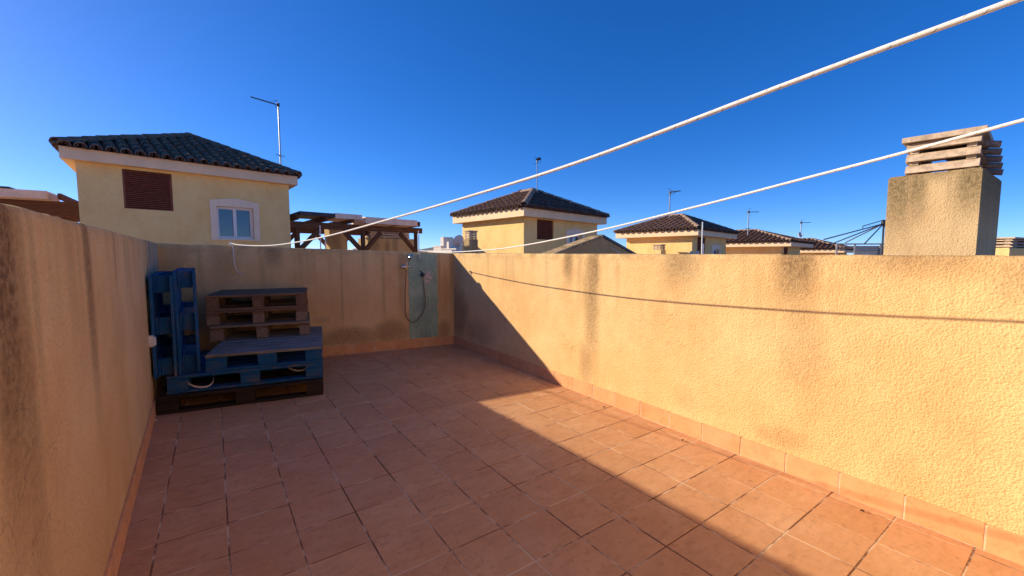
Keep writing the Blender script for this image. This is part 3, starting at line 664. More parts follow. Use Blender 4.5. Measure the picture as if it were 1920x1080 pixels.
def slope(root, base, A, B, C_, D, tile_me, pan_me, single, pitch, exp_, roofname='roof_tile'):
    """eave A->B (seen from outside left to right), top edge D..C_ ; lays barrel tiles. single -> one object per tile, else one joined part"""
    e = (B - A).normalized(); nrm = e.cross((D - A)).normalized()
    if nrm.z < 0: nrm = -nrm
    up = nrm.cross(e); 
    if up.z < 0: up = -up
    H = (D - A).dot(up); L = (B - A).length
    dl, dr = (D - A).dot(e), L - (C_ - A).dot(e)             # run of the hips at each end
    mbt, mbp = MB(), MB(); n = max(1, round(L / pitch)); p = L / n
    for i in range(n):
        for (kind, s) in ((0, (i + 0.5) * p), (1, i * p)):
            if kind == 1 and i == 0: continue
            h = -0.05; row = 0
            lim = H * min(1.0, s / dl if dl > 1e-3 else 1.0, (L - s) / dr if dr > 1e-3 else 1.0)
            while h < lim - 0.04:
                ln = min(0.36, lim - h + 0.06)
                o_ = A + e * s + up * h + nrm * ((0.012 if kind == 0 else 0.0) + random.uniform(-.003, .003))
                if kind == 0:
                    yd = (up * 0.36 - nrm * 0.016 + e * random.uniform(-.008, .008)).normalized(); zd = (nrm - yd * nrm.dot(yd)).normalized(); xd = yd.cross(zd)
                    m = frame(o_ - base + nrm * 0.016, xd, yd * (ln / 0.36), zd)
                    if single: inst(roofname, tile_me, root, m)
                    else: mbt.merge(tile_me, m)
                else:
                    yd = (up * 0.36 - nrm * 0.016).normalized(); zd = (nrm - yd * nrm.dot(yd)).normalized(); xd = yd.cross(zd)
                    m = frame(o_ - base + nrm * 0.075, -xd, yd * (ln / 0.36), -zd)
                    if single: inst('pan_tile', pan_me, root, m)
                    else: mbp.merge(pan_me, m)
                h += exp_; row += 1
    if not single:
        o1 = part('roof_tiles', mbt, tile_me.materials[0], root, True); o1['kind'] = 'stuff'
        o2 = part('pan_tiles', mbp, pan_me.materials[0], root, True); o2['kind'] = 'stuff'
def hipline(root, base, P, Q, me, single=True):
    d = (Q - P); L = d.length; d.normalize(); n = max(2, int(L / 0.28)); x = d.cross(UP).normalized(); z = x.cross(d)
    if z.z < 0: z = -z; 
    x = d.cross(z)
    for i in range(n):
        o_ = P + d * (L * i / n) + UP * (0.035 + random.uniform(-.004, .004))
        inst('hip_tile', me, root, frame(o_ - base, x, d, z))

def house(label, xc, d0, xr, xl, y_e, az_u, az_v, apex_px, apex_y, t0, t1, tile, near_single=False, Lf=None, Wf=None, over=0.30, win=None, shut=None, zfix=None, pitch=0.2, hip_single=True):
    u, v = azv(az_u), azv(az_v); P0 = at(xc, 478, d0); P0.z = 0
    def ray_len(x, dirv):                                    # length along dirv from P0 until pixel column x
        r_ = (x - 960) / FPX / math.cos(PITCH); la, de = P0.dot(RT), P0.dot(FW)
        return (r_ * de - la) / (dirv.dot(RT) - r_ * dirv.dot(FW))
    L = Lf or ray_len(xr, u); W = Wf or ray_len(xl, v)
    E0 = P0 - u * over - v * over
    zs = zfix if zfix is not None else at(960, y_e, E0.dot(FW)).z
    fh = 0.20; base = Vector((P0.x, P0.y, -7.0))
    root = thing('house', label, 'house', base)
    nf = Vector((u.y, -u.x, 0)); nf = nf if nf.dot(v) < 0 else -nf          # outward normals of the two seen faces
    P1, P2, P3 = P0 + u * L, P0 + u * L + v * W, P0 + v * W
    # walls as four sheets with thickness; the facade has openings
    def wallface(A, B, n_, holes):
        e = (B - A).normalized(); Ln = (B - A).length; mb = MB()
        S = sorted({0.0, Ln} | {q for h in holes for q in h[:2]}); Z = sorted({-7.0, zs} | {q for h in holes for q in h[2:4]})
        for i in range(len(S) - 1):
            for k in range(len(Z) - 1):
                sm, zm = (S[i] + S[i + 1]) / 2, (Z[k] + Z[k + 1]) / 2
                if any(h[0] < sm < h[1] and h[2] < zm < h[3] for h in holes): continue
                mb.add([A + e * S[i] + UP * Z[k], A + e * S[i + 1] + UP * Z[k], A + e * S[i + 1] + UP * Z[k + 1], A + e * S[i] + UP * Z[k + 1]], [(0, 1, 2, 3)])
        for (s0, s1, z0, z1) in holes:
            c4 = [A + e * a + UP * b for a, b in ((s0, z0), (s1, z0), (s1, z1), (s0, z1))]; dp = -n_ * 0.14
            for k in range(4): mb.add([c4[k], c4[(k + 1) % 4], c4[(k + 1) % 4] + dp, c4[k] + dp], [(0, 1, 2, 3)])
        return mb
    def fac(px, py): q = on_plane(px, py, P0, nf); return (q - P0).dot(u), q.z
    holes = []; SH = WN = None
    if shut:
        (a, zt_), (b, zb_) = fac(shut[0], shut[1]), fac(shut[2], shut[3]); SH = (a, b, zb_, min(zt_, zs - 0.02)); holes.append(SH)
    if win:
        (a, zt_), (b, zb_) = fac(win[0], win[1]), fac(win[2], win[3]); WN = (a, b, zb_, zt_); holes.append(WN)
    mbw = wallface(P0, P1, nf, holes)
    ns = Vector((v.y, -v.x, 0)); ns = ns if ns.dot(u) < 0 else -ns
    for (A, B, n_) in ((P3, P0, ns), (P1, P2, -ns), (P2, P3, -nf)): q = wallface(A, B, n_, []); mbw.add(q.v, q.f)
    part('wall', mbw, M['house_wall'], root, off=base)
    # cornice slab
    E = [P0 - u * over - v * over, P1 + u * over - v * over, P2 + u * over + v * over, P3 - u * over + v * over]
    mb = MB().quadbox([q + UP * zs for q in E] + [q + UP * (zs + fh) for q in E])
    part('cornice', mb, M['fascia'], root, off=base)
    # hip roof
    zr = zs + fh + 0.004; mid = (P0 + P1) / 2
    A1 = mid + v * (W * t0); A2 = mid + v * (W * t1)
    if apex_px is not None:                                   # slide the front apex under the pixel column seen
        r_ = (apex_px - 960) / FPX / math.cos(PITCH); de, la = mid.dot(FW), mid.dot(RT)
        q = (r_ * de - la) / (v.dot(RT) - r_ * v.dot(FW)); q = max(0.2 * W, min(0.6 * W, q)); A1 = mid + v * q; A2 = mid + v * (q + W * (t1 - t0))
    za = at(960, apex_y, A1.dot(FW)).z - 0.08
    A1.z = A2.z = za
    O_ = 0.03; EE = [E[0] - u * O_ - v * O_, E[1] + u * O_ - v * O_, E[2] + u * O_ + v * O_, E[3] - u * O_ + v * O_]
    EE = [q + UP * zr for q in EE]
    mb = MB().add(EE + [A1, A2], [(0, 1, 4), (1, 2, 5, 4), (2, 3, 5), (3, 0, 4, 5), (3, 2, 1, 0)])
    part('roof_deck', mb, M['pan'], root, off=base)
    tm = barrel_mesh('roof_tile', M[tile], pitch * 0.42, pitch * 0.34); pm_ = barrel_mesh('pan_tile', M['pan'], pitch * 0.42, pitch * 0.36)
    slope(root, base, EE[0], EE[1], A1, A1, tm, pm_, near_single, pitch, 0.30)
    slope(root, base, EE[3], EE[0], A1, A2, tm, pm_, False, pitch, 0.30)
    slope(root, base, EE[1], EE[2], A2, A1, tm, pm_, False, pitch, 0.30)
    slope(root, base, EE[2], EE[3], A2, A2, tm, pm_, False, pitch, 0.30)
    hm = barrel_mesh('hip_tile', M['hip'] if tile == 'roof_tile' else M['roof_tile_dark'], 0.10, 0.085)
    for P, Q in ((EE[0], A1), (EE[1], A1), (EE[2], A2), (EE[3], A2), (A1, A2)): hipline(root, base, P, Q, hm)
    # shutter
    if SH:
        s0, s1, z0, z1 = SH; bk = P0 - nf * 0.0
        fb = lambda x0, x1, d_0, d_1, za_, zb_: MB().obox(P0, u, nf, UP, x0, x1, d_0, d_1, za_, zb_)
        part('opening_back', fb(s0, s1, -0.16, -0.14, z0, z1), M['void'], root, off=base)
        sh_ = part('shutter', MB().obox(P0, u, nf, UP, s0 + .002, s1 - .002, -0.125, -0.105, z0, z1), M['blind'], root, off=base)
        for (a, b) in ((s0 + .002, s0 + .035), (s1 - .035, s1 - .002)): part('stile', MB().obox(P0, u, nf, UP, a, b, -0.10, -0.03, z0, z1), M['blind'], sh_, off=base)
        n = 20; dz = (z1 - z0 - 0.01) / n
        for k in range(n):
            zc = z0 + 0.006 + dz * k
            mb = MB().quadbox([P0 + u * a + nf * b + UP * c_ for (a, b, c_) in ((s0 + .036, -.03, zc), (s1 - .036, -.03, zc), (s1 - .036, -.085, zc + dz * .55), (s0 + .036, -.085, zc + dz * .55), (s0 + .036, -.028, zc + dz * .35), (s1 - .036, -.028, zc + dz * .35), (s1 - .036, -.083, zc + dz * .9), (s0 + .036, -.083, zc + dz * .9))])
            part('slat', mb, M['blind'], sh_, off=base)
    if WN:
        s0, s1, z0, z1 = WN; g = (s1 - s0) * 0.17; pr = 0.03
        ring = [(s0 - g, z0 - g * .35), (s1 + g, z0 - g * .35), (s1 + g, z1 + g), ((s0 + s1) / 2, z1 + g * 1.6), (s0 - g, z1 + g)]
        inner = [(s0, z0), (s1, z0), (s1, z1), ((s0 + s1) / 2, z1), (s0, z1)]
        mb = MB(); F = lambda q, d_: P0 + u * q[0] + UP * q[1] + nf * d_
        for k in range(5):
            a, b, c_, d_ = ring[k], ring[(k + 1) % 5], inner[(k + 1) % 5], inner[k]
            mb.quadbox([F(a, 0.001), F(b, 0.001), F(c_, 0.001), F(d_, 0.001), F(a, pr), F(b, pr), F(c_, pr), F(d_, pr)])
        part('window_surround', mb, M['surround'], root, off=base)
        part('window_sill', MB().obox(P0, u, nf, UP, s0 - g * .7, s1 + g * .7, -0.05, 0.06, z0 - 0.03, z0 - 0.001), M['surround'], root, off=base)
        wf = 0.05 * (s1 - s0) / 0.65
        mb = MB()
        for (a, b, c_, d_) in ((s0, s1, z0, z0 + wf), (s0, s1, z1 - wf, z1), (s0, s0 + wf, z0 + wf, z1 - wf), (s1 - wf, s1, z0 + wf, z1 - wf), ((s0 + s1) / 2 - wf * .6, (s0 + s1) / 2 + wf * .6, z0 + wf, z1 - wf)):
            mb.obox(P0, u, nf, UP, a, b, -0.12, -0.06, c_, d_)
        wfo = part('window_frame', mb, M['pvc'], root, off=base)
        for (a, b) in ((s0 + wf, (s0 + s1) / 2 - wf * .6), ((s0 + s1) / 2 + wf * .6, s1 - wf)):
            part('pane', MB().obox(P0, u, nf, UP, a, b, -0.10, -0.09, z0 + wf, z1 - wf), M['glass'], wfo, off=base)
    return dict(root=root, P0=P0, u=u, v=v, L=L, W=W, zs=zs, nf=nf, ns=ns, A1=A1, A2=A2)

H1 = house('yellow house with dark tiled roof and red-brown louvre, nearest on the left', 155, 7.6, 549, None, 300, 42.5, -39.4, 366, 252, 0.45, 0.62, 'roof_tile_dark', True, Wf=3.75, zfix=2.91, over=0.17, pitch=0.2, win=(405, 386, 477, 449), shut=(228, 316, 326, 396))
H2 = house('yellow house with brown hip roof, its left wall sunlit, behind the dish', 982, 10.5, 1118, 868, 404.5, 42.7, -39.4, 999, 355, 0.42, 0.62, 'roof_tile', False, over=0.22, win=(1065, 440, 1090, 461), shut=(1007, 404, 1038, 450), pitch=0.2)
H3 = house('yellow house with brown roof and white pole in front, second of the far row', 1297, 15.0, 1358, 1173, 441, 43.5, -41, 1275, 402, 0.42, 0.62, 'roof_tile', over=0.33, win=(1335, 467, 1347, 479), shut=(1308, 442, 1322, 476), pitch=0.24)
H4 = house('yellow house with brown roof partly hidden, third of the far row', 1464, 20.0, None, None, 461.5, 45, -42, None, 430.5, 0.40, 0.62, 'roof_tile', Lf=4.0, Wf=4.2, over=0.5, shut=(1470, 462, 1477, 478), pitch=0.26)
H5 = house('lowest yellow house with brown roof, farthest, beside the metal dryer', 1566, 26.0, None, None, 473.5, 46, -43, None, 447, 0.40, 0.62, 'roof_tile', Lf=4.2, Wf=4.2, over=0.5, pitch=0.28)

# unseen roof terraces below our floor level, added to bounce warm light onto houses
t = NT('neighbour terrace tile', 0.8, 0.2); M['terr'] = t.done(t.mix(t.noise(0.8, 4), (0.52, 0.29, 0.17), (0.62, 0.38, 0.24)))
mb = MB()
for q in (((-0.75, -4), (-0.75, 6.6), (-30, 6.6), (-30, -4)), ((-30, 6.7), (60, 6.7), (60, 40), (-30, 40)), ((3.2, -10), (40, -10), (40, 6.6), (3.2, 6.6))):
    r0_ = [Vector((x, y, -0.35)) for x, y in q]; mb.prism([r - UP * 6.65 for r in r0_], UP * 6.65)
for nm, k in (('bounce_terrace', 0), ('bounce_terrace', 1), ('bounce_terrace', 2)):
    m1 = MB(); m1.add(mb.v[k * 8:k * 8 + 8], [(3, 2, 1, 0), (4, 5, 6, 7), (0, 1, 5, 4), (1, 2, 6, 5), (2, 3, 7, 6), (3, 0, 4, 7)]); struct(nm, m1, M['terr'])

# ------------------------------------------------------------------ aerials
def aerial(label, base, zt, boom_dir, boom_len, scale=1.0, second=True, tilt=0.0):
    root = thing('tv_aerial', label, 'aerial', base); h = zt - base.z; s = scale
    part('mast', MB().tube([(0, 0, 0), (0, 0, h)], 0.017 * s, 8), M['grey_metal'], root, True)
    d = (boom_dir + UP * tilt).normalized(); x = d.cross(UP).normalized(); st = Vector((0, 0, h - 0.05 * s))
    bo = part('boom', MB().tube([st - d * 0.02, st + d * boom_len], 0.012 * s, 6), M['dark_metal'], root, True)
    n = 11
    for k in range(n):
        c_ = st + d * (boom_len * (0.22 + 0.77 * k / (n - 1))); l_ = (0.10 - 0.004 * k) * s
        part('element', MB().tube([c_ - x * l_, c_ + x * l_], 0.006 * s, 5), M['dark_metal'], bo)
    for sg in (-1, 1):
        c_ = st + d * boom_len * 0.12
        part('reflector', MB().tube([c_ - x * .16 * s + UP * sg * .02, c_ - d * .06 + x * 0 + UP * sg * .10 * s, c_ + x * .16 * s + UP * sg * .12 * s], 0.006 * s, 5), M['dark_metal'], bo)
    part('junction_box', MB().cbox(-.03 * s, .03 * s, -.03 * s, .03 * s, h - .09 * s, h - .01 * s, .005), M['dark_metal'], root)
    if second:
        z = h * 0.24
        part('lower_arm', MB().tube([(-x * .12 * s + UP * z), (x * .14 * s + UP * z)], 0.009 * s, 6).tube([(-d * .1 * s + UP * (z + .03)), (d * .1 * s + UP * (z + .03))], 0.008 * s, 6), M['dark_metal'], root)
    return root
def roof_pt(x, y, depth): return at(x, y, depth)
p = at(527, 325, 10.7); aerial('tall tv aerial on the dark tiled roof at left', p, at(527, 193, 10.7).z, -RT * 0.95 - FW * 0.3, 0.60, 1.0, True, 0.22)
p = at(1007, 362, 12.4); aerial('thin aerial with fan head on the peak of the roof behind the upper rope', p, at(1007, 299, 12.4).z, -FW * 0.95 + RT * 0.1, 0.4, 0.75, False)
p = at(1255, 408, 16.5); aerial('aerial standing above the second far roof, right of the gable', p, at(1258, 358, 16.5).z, RT * 0.4 - FW * 0.9, 0.5, 1.2, False)
p = at(1402, 440, 21.5); aerial('aerial on the third far roof', p, at(1402, 395, 21.5).z, RT * 0.9 - FW * 0.3, 0.45, 1.4, True)
p = at(1500, 462, 27.0); aerial('aerial with a dish below it, over the farthest roof', p, at(1500, 415, 27.0).z, RT * 0.9 - FW * 0.3, 0.5, 1.6, False)

# ------------------------------------------------------------------ satellite dishes
M['dish'] = simple('satellite dish', (0.66, 0.62, 0.57), 0.5, 0, 0.06)
def dish(label, c, axis, r, stem):
    root = thing('satellite_dish', label, 'satellite dish', c - UP * stem); O = UP * stem
    ax = axis.normalized(); n = 8
    prof = [(0.02, -0.30 * r)] + [(r * k / n, -0.30 * r * (1 - (k / n) ** 2)) for k in range(1, n + 1)] + [(r * 1.01, 0.02)] + [(r * k / n, 0.02 - 0.30 * r * (1 - (k / n) ** 2)) for k in range(n, 0, -1)]
    part('reflector', MB().lathe(O, ax, prof, 28), M['dish'], root, True)
    dn = (UP * -1 + ax * 0.2).normalized()
    arm = part('feed_arm', MB().tube([O + dn * r * 0.95, O + ax * r * 1.1 - UP * r * .35], 0.012, 6), M['grey_metal'], root)
    part('feed_horn', MB().lathe(O + ax * r * 1.1 - UP * r * .35, -ax, [(0.03, -0.05), (0.035, 0.0), (0.04, 0.03)], 12), M['off_white'], arm, True)
    part('mount', MB().tube([O - ax * 0.28 * r, O - ax * 0.55 * r - UP * r * 0.5, O - ax * 0.55 * r - UP * stem], 0.022, 8), M['off_white'], root, True)
    return root
dish('white satellite dish left of the second house, seen from behind', at(860, 452, 9.3), (-RT * 0.75 + FW * 0.75 + UP * 0.4), 0.135, 0.9)
dish('pale dish low in front of the second far house', at(1304, 478, 11.5), (-RT * 0.6 + FW * 0.6 + UP * 0.8), 0.13, 0.9)
dish('small white dish on the farthest aerial mast', at(1500, 440, 26.9), (RT * 0.3 - FW * 0.8 + UP * 0.3), 0.16, 0.45)

# ------------------------------------------------------------------ smaller chimneys
def chim_at(label, xl, xr, yt, depth, az, ly, cap, mat, tiers=3, corner_left=True):
    ax = azv(az); a = at(xl, 478, depth)
    r_ = (xr - 960) / FPX / math.cos(PITCH); L = (r_ * a.dot(FW) - a.dot(RT)) / (ax.dot(RT) - r_ * ax.dot(FW))
    ay = Vector((-ax.y, ax.x, 0)); ay = ay if ay.dot(FW) > 0 else -ay
    return chimney(label, Vector((a.x, a.y, 0)), ax, ay, L, ly, -7.0, at(xl, yt, depth).z, mat, tiers, cap, 0.04)
M['chim_far'] = plaster('weathered chimney plaster', (0.46, 0.34, 0.18), (0.54, 0.40, 0.22), stain=(0.12, 0.09, 0.06), depth=0.003, top=None,
    blobs=[(0.2, 8.6, 0.25, 0.6, 0.6), (0.7, 8.5, 0.12, 0.5, 0.6), (1.0, 8.6, 0.15, 0.7, 0.5)])
def chim_corner(label, xc, xr, xl, yt, depth, cap, mat, tiers=3):
    ax, ay = azv(42.7), azv(-39.4); a = at(xc, 478, depth)
    def ln(x, d_): r_ = (x - 960) / FPX / math.cos(PITCH); return (r_ * a.dot(FW) - a.dot(RT)) / (d_.dot(RT) - r_ * d_.dot(FW))
    return chimney(label, Vector((a.x, a.y, 0)), ax, ay, ln(xr, ax), ln(xl, ay), -7.0, at(xc, yt, depth).z, mat, tiers, cap, 0.04)
chim_corner('small chimney beside the white dish on the sunlit house', 880, 896.5, 871, 448, 9.4, 0.19, M['chim_far'], 3)
chim_corner('little square chimney in front of the second far house', 1239, 1246.5, 1221, 468.5, 15.0, 0.2, M['house_wall'], 3)
cr = chim_at('low chimney with slat cap at the right edge, past the big one', 1892, 1985, 464.5, 5.2, 62, 0.5, 0.135, M['house_wall'], 3)

# ------------------------------------------------------------------ sloping stair parapet with gable outline
cnr = at(1129, 445, 8.0); lft = at(1036, 480, 7.0); rgt = at(1192, 480, 9.4)
root = thing('stair_parapet', 'brown gable-shaped parapet above the sunlit wall, before the second house', 'wall', Vector((cnr.x, cnr.y, -7)))
base = Vector((cnr.x, cnr.y, -7)); M['gable'] = plaster('brown gable plaster', (0.50, 0.33, 0.15), (0.56, 0.39, 0.19), stain=(0.15, 0.1, 0.06), depth=0.004)
def sloped(A, B, th):
    d = (B - A); d.z = 0; n = Vector((-d.y, d.x, 0)).normalized(); n = n if n.dot(FW) > 0 else -n
    return MB().prism([Vector((A.x, A.y, -7)), Vector((B.x, B.y, -7)), B, A], n * th), n
mbl, nl = sloped(lft, cnr, 0.2); part('wall', mbl, M['gable'], root, off=base)
mbr, nr = sloped(cnr, rgt, 0.2); part('wall', mbr, M['gable'], root, off=base)
def coping(A, B, n, mat):
    d = (B - A).normalized(); up = n.cross(d); up = up if up.z > 0 else -up
    part('coping', MB().quadbox([A - n * .03 - d * .02, B - n * .03, B + n * .24, A + n * .24 - d * .02, A - n * .03 + up * .045 - d * .02, B - n * .03 + up * .045, B + n * .24 + up * .045, A + n * .24 + up * .045 - d * .02]), mat, root, off=base)
coping(lft + UP * .002, cnr + UP * .002, nl, M['chim']); coping(cnr + UP * .004, rgt + UP * .004, nr, M['dark_metal'])
for k in range(5):
    q = cnr.lerp(rgt, 0.24 + k * 0.065); c_ = q - UP * (0.11 + 0.006 * k) - nr * 0.012
    part('vent_tile', MB().tube([c_ + nr * .03, c_ - nr * .006], 0.019, 10), M['off_white'], root, off=base)

# ------------------------------------------------------------------ pergolas
M['perg'] = wood('dark pergola timber', (0.22, 0.095, 0.045), (0.09, 0.04, 0.022))
M['panel_pale'] = simple('pale cover panel', (0.82, 0.64, 0.50), 0.85, 0, 0.12, 5)
M['panel_dark'] = simple('dark cover sheet', (0.055, 0.05, 0.055), 0.7, 0, 0.2, 5)
def timber(name, root, base, A, B, w, h, mat=None):
    d = (B - A).normalized(); x = d.cross(UP).normalized() if abs(d.z) < .98 else RT; z = x.cross(d); L = (B - A).length
    me = MB().cbox(0, L, -w / 2, w / 2, -h / 2, h / 2, 0.008).mesh(name, mat or M['perg'])
    return inst(name, me, root, frame(A - base, d, -x, z))
def pergola(label, R0, u, L, v, W, zt, notch=True, brace=True, bh=0.16):
    base = Vector((R0.x, R0.y, -3.2)); root = thing('pergola', label, 'pergola', base)
    P = lambda a, b, z: Vector((R0.x, R0.y, 0)) + u * a + v * b + UP * z
    for b in (0, W):
        timber('beam', root, base, P(-0.25, b, zt - bh / 2 - .02), P(L + 0.2, b, zt - bh / 2 - .02), 0.10, bh)
        for a in (0.02, L * 0.5, L - 0.02):
            timber('post', root, base, P(a, b, -3.2), P(a, b, zt - .181), 0.10, 0.10)
            if brace:
                if a < L * 0.9: timber('brace', root, base, P(a + .02, b, zt - .75), P(a + .55, b, zt - .20), 0.09, 0.11)
                if a > L * 0.1: timber('brace', root, base, P(a - .02, b, zt - .75), P(a - .55, b, zt - .20), 0.09, 0.11)
    n = max(4, int(L / 0.62))
    for k in range(n + 1):
        a = L * k / n; timber('joist', root, base, P(a, -0.22, zt + .085), P(a, W + .22, zt + .05), 0.07, 0.14)
    return root, base, P
u2 = azv(42.5); v2 = azv(-39.4)
pr = at(781, 478, 13.0); r_ = 0
P_, bs, PP = pergola('dark timber pergola with pale cover sheets, right of the near house', Vector((pr.x, pr.y, 0)) - u2 * 3.5, u2, 3.5, v2, 2.6, at(781, 430, 13.0).z + 0.06)
ztp = at(781, 430, 13.0).z + 0.06
M2 = lambda a0, a1, z0, h, mat: part('cover_panel', MB().quadbox([PP(a, b, z) for z in (z0, z0 + h) for (a, b) in ((a0, -0.24), (a1, -0.24), (a1, 0.9), (a0, 0.9))]), mat, P_, off=bs)
M2(1.75, 3.42, ztp + 0.02, 0.17, M['panel_pale']); M2(0.92, 1.65, ztp + 0.1, 0.13, M['panel_pale']); M2(0.05, 0.9, ztp + .125, 0.09, M['panel_dark']); 
pl = at(150, 478, 10.4); u3 = azv(54.8); v3 = azv(-35.2)
zl = at(150, 378, 10.4).z
P3_, bs3, PP3 = pergola('dark timber pergola at the left edge, behind the streaked wall', Vector((pl.x, pl.y, 0)) - u3 * 4.6, u3, 5.0, v3, 2.4, zl, brace=True, bh=0.34)
part('cover_panel', MB().quadbox([PP3(a, b, z) for z in (zl + 0.005, zl + 0.19) for (a, b) in ((1.6, -0.245), (4.17, -0.245), (4.17, 0.8), (1.6, 0.8))]), M['panel_pale'], P3_, off=bs3)
part('cover_panel', MB().quadbox([PP3(a, b, z) for z in (zl + 0.192, zl + 0.235) for (a, b) in ((1.4, -0.26), (3.6, -0.26), (3.6, 0.8), (1.4, 0.8))]), M['panel_dark'], P3_, off=bs3)
chim_at('wide weathered chimney under the end of the pergola', 690, 778, 446, 14.2, 48, 0.8, 0.30, M['chim_far'], 3)
pa, pb = at(619, 478, 12.6), at(652, 478, 13.2)
solo('plaster_pillar', MB().prism([Vector((pa.x, pa.y, -7)), Vector((pb.x, pb.y, -7)), Vector((pb.x, pb.y, -7)) + v2 * .5, Vector((pa.x, pa.y, -7)) + v2 * .5], UP * (7 + at(630, 427, 12.9).z)), M['chim_far'], 'plain brown plaster pillar under the middle of the pergola', 'pillar', base=(pa.x, pa.y, -7))
# thin white poles
def pole(label, x, y0, y1, depth, r, mat='white_paint', cat='pole', sleeve=None):
    a, b = at(x, y0, depth), at(x, y1, depth); root = thing('pole', label, cat, Vector((a.x, a.y, -3)))
    bs_ = Vector((a.x, a.y, -3)); part('shaft', MB().tube([bs_ - bs_, Vector((b.x, b.y, b.z)) - bs_], r, 10), M[mat], root, True)
    if sleeve: q = at(x, sleeve, depth); part('sleeve', MB().tube([UP * 0, UP * (q.z + 3)], r * 1.6, 10), M[mat], root, True)
    part('cap', MB().lathe(b - bs_, UP, [(r * 1.15, 0), (r * 1.15, 0.012), (r * .6, 0.02)], 10), M[mat], root, True)
pole('white pole rising in front of the second far house', 1317.5, 478, 418, 9.5, 0.014, sleeve=457)
pole('thin white pole at the right end of the pergola', 785, 478, 434, 10.5, 0.011)
pole('thin white pole between the pergola posts, left', 600, 470, 424, 10.0, 0.013)
pole('short white pole between the pergola posts, right', 610, 470, 446, 10.0, 0.012)

# ------------------------------------------------------------------ rotary dryer frame and railing near the big chimney
dc = at(1659, 478, 7.0); root = thing('rotary_dryer', 'dark metal rotary clothes dryer with spread arms, left of the big chimney', 'dryer', Vector((dc.x, dc.y, -3))); bs_ = Vector((dc.x, dc.y, -3))
top = at(1657, 417, 7.0)
part('mast', MB().tube([UP * 0, top - bs_ + UP * .02], 0.014, 10), M['dark_metal'], root, True)
part('hub', MB().lathe(top - bs_, UP, [(0.03, -.05), (0.035, -.02), (0.035, .03), (0.02, .04)], 12), M['dark_metal'], root, True)
for (ex_, ey_, dd) in ((1545, 449, 6.2), (1563, 456, 7.0), (1585, 455, 7.6), (1620, 458, 6.6), (1668, 440, 7.6), (1700, 452, 7.0)):
    e_ = at(ex_, ey_, dd); part('arm', MB().tube([top - bs_ - UP * 0.02, e_ - bs_], 0.009, 7), M['dark_metal'], root, True)
mid_ = top.lerp(at(1545, 449, 6.2), 0.38) - bs_
part('stay', MB().tube([mid_, mid_ + UP * .035, top - bs_ + UP * .04], 0.007, 6), M['dark_metal'], root, True)
M['screen'] = simple('blue translucent screen', (0.30, 0.42, 0.50), 0.35, 0, 0.12, 6)
ra, rb = at(1568, 478, 8.2), at(1668, 478, 8.2)
root = thing('railing', 'grey metal railing with a blue screen, left of the big chimney', 'railing', Vector((ra.x, ra.y, -1))); bs_ = Vector((ra.x, ra.y, -1))
dr_ = (rb - ra).normalized(); Ln = (rb - ra).length; nn = Vector((-dr_.y, dr_.x, 0))
for z_, r_ in ((at(960, 457.5, 8.2).z, .012), (at(960, 462, 8.2).z, .006), (at(960, 465.5, 8.2).z, .006), (at(960, 470, 8.2).z, .007)):
    part('rail', MB().tube([UP * (z_ + 1), dr_ * Ln + UP * (z_ + 1)], r_, 8), M['grey_metal'], root, True)
for f in (0.0, 0.34, 0.82, 1.0):
    part('post', MB().obox(dr_ * Ln * f, dr_, nn, UP, -.012, .012, -.012, .012, 0, at(960, 458, 8.2).z + 1), M['grey_metal'], root)
part('screen', MB().obox(nn * 0.03, dr_, nn, UP, Ln * 0.35, Ln, 0, 0.004, 0, at(960, 461, 8.2).z + 1), M['screen'], root)

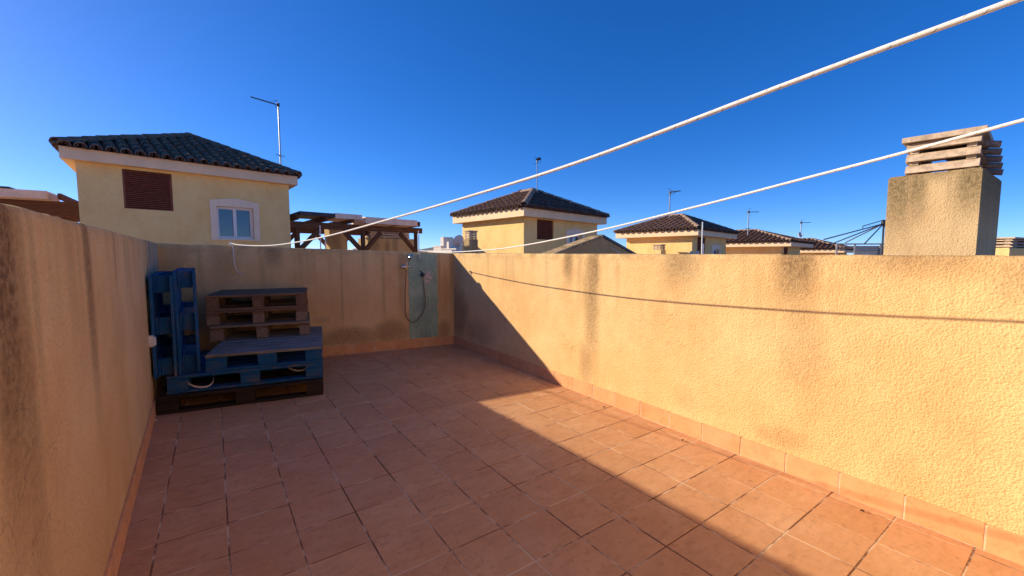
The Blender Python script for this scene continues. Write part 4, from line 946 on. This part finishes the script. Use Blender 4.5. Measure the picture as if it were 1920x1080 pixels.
# ------------------------------------------------------------------ far town and hills
M['town'] = simple('white town render', (0.66, 0.58, 0.50), 0.85, 0, 0.08, 0.05)
M['hill'] = simple('far scrub hill', (0.17, 0.17, 0.16), 0.95, 0, 0.3, 0.01)
def hills():
    mb = MB(); n = 60; vs = []
    for i in range(n + 1):
        x = 300 + (2100 - 300) * i / n; d = 900; a = at(x, 478, d); hgt = (12 + 9 * math.sin(i * .37 + 1) + 5 * math.sin(i * 1.1)) * (1.0 if 560 < x < 1000 else .45)
        b = at(x, 478, d + 240)
        vs += [Vector((a.x, a.y, -7.5)), Vector((a.x * 1.1, a.y * 1.1, max(-5, hgt))), Vector((b.x * 1.2, b.y * 1.2, -7.5))]
    fs = [f for i in range(n) for f in ((i * 3, i * 3 + 3, i * 3 + 4, i * 3 + 1), (i * 3 + 1, i * 3 + 4, i * 3 + 5, i * 3 + 2))]
    struct('hills', mb.add(vs, fs), M['hill'], True)
hills()
def block(label, xl, xr, yt, d, dep=9, upper=None):
    a = at(xl, 478, d); e = azv(140); r_ = (xr - 960) / FPX / math.cos(PITCH); L = (r_ * a.dot(FW) - a.dot(RT)) / (e.dot(RT) - r_ * e.dot(FW)); base = Vector((a.x, a.y, -7)); root = thing('town_building', label, 'building', base, group='white buildings of the far town')
    n = Vector((-e.y, e.x, 0)); n = n if n.dot(FW) > 0 else -n
    H = at(xl, yt, d).z + 7
    part('wall', MB().obox(Vector(), e, n, UP, 0, L, 0, dep, 0, H), M['town'], root)
    part('roof_parapet', MB().obox(Vector(), e, n, UP, -.2, L + .2, -.2, dep + .2, H + 0.002, H + .35), M['town'], root)
    k = max(1, int(L / 3.2))
    for i in range(k):
        x0 = L * (i + .5) / k
        for z in (H - 2.6,):
            part('window', MB().obox(Vector(), e, n, UP, x0 - .5, x0 + .5, -.04, -.003, z, z + 1.4), M['glass'], root)
    if upper: 
        part('stair_head', MB().obox(Vector(), e, n, UP, L * upper[0], L * upper[1], 1, 5, H + .36, H + .36 + upper[2]), M['town'], root)
block('far white building seen under the pergola, left', 655, 664, 469, 150)
block('far white building seen under the pergola, taller', 664, 672, 466, 155, upper=(.2, .6, 1.6))
block('far white building seen under the pergola, right', 672, 684, 469, 145, upper=(.5, .8, 1.5))
block('long low white building left of the dish', 803, 848, 472, 120)
block('higher white block above the long white building', 813, 828, 463, 150, upper=(.6, 1.0, 3.0))
block('white block with small turrets beside the dish', 829, 856, 468, 140, upper=(.15, .3, 2.2))
pa = at(683, 478, 16.0)
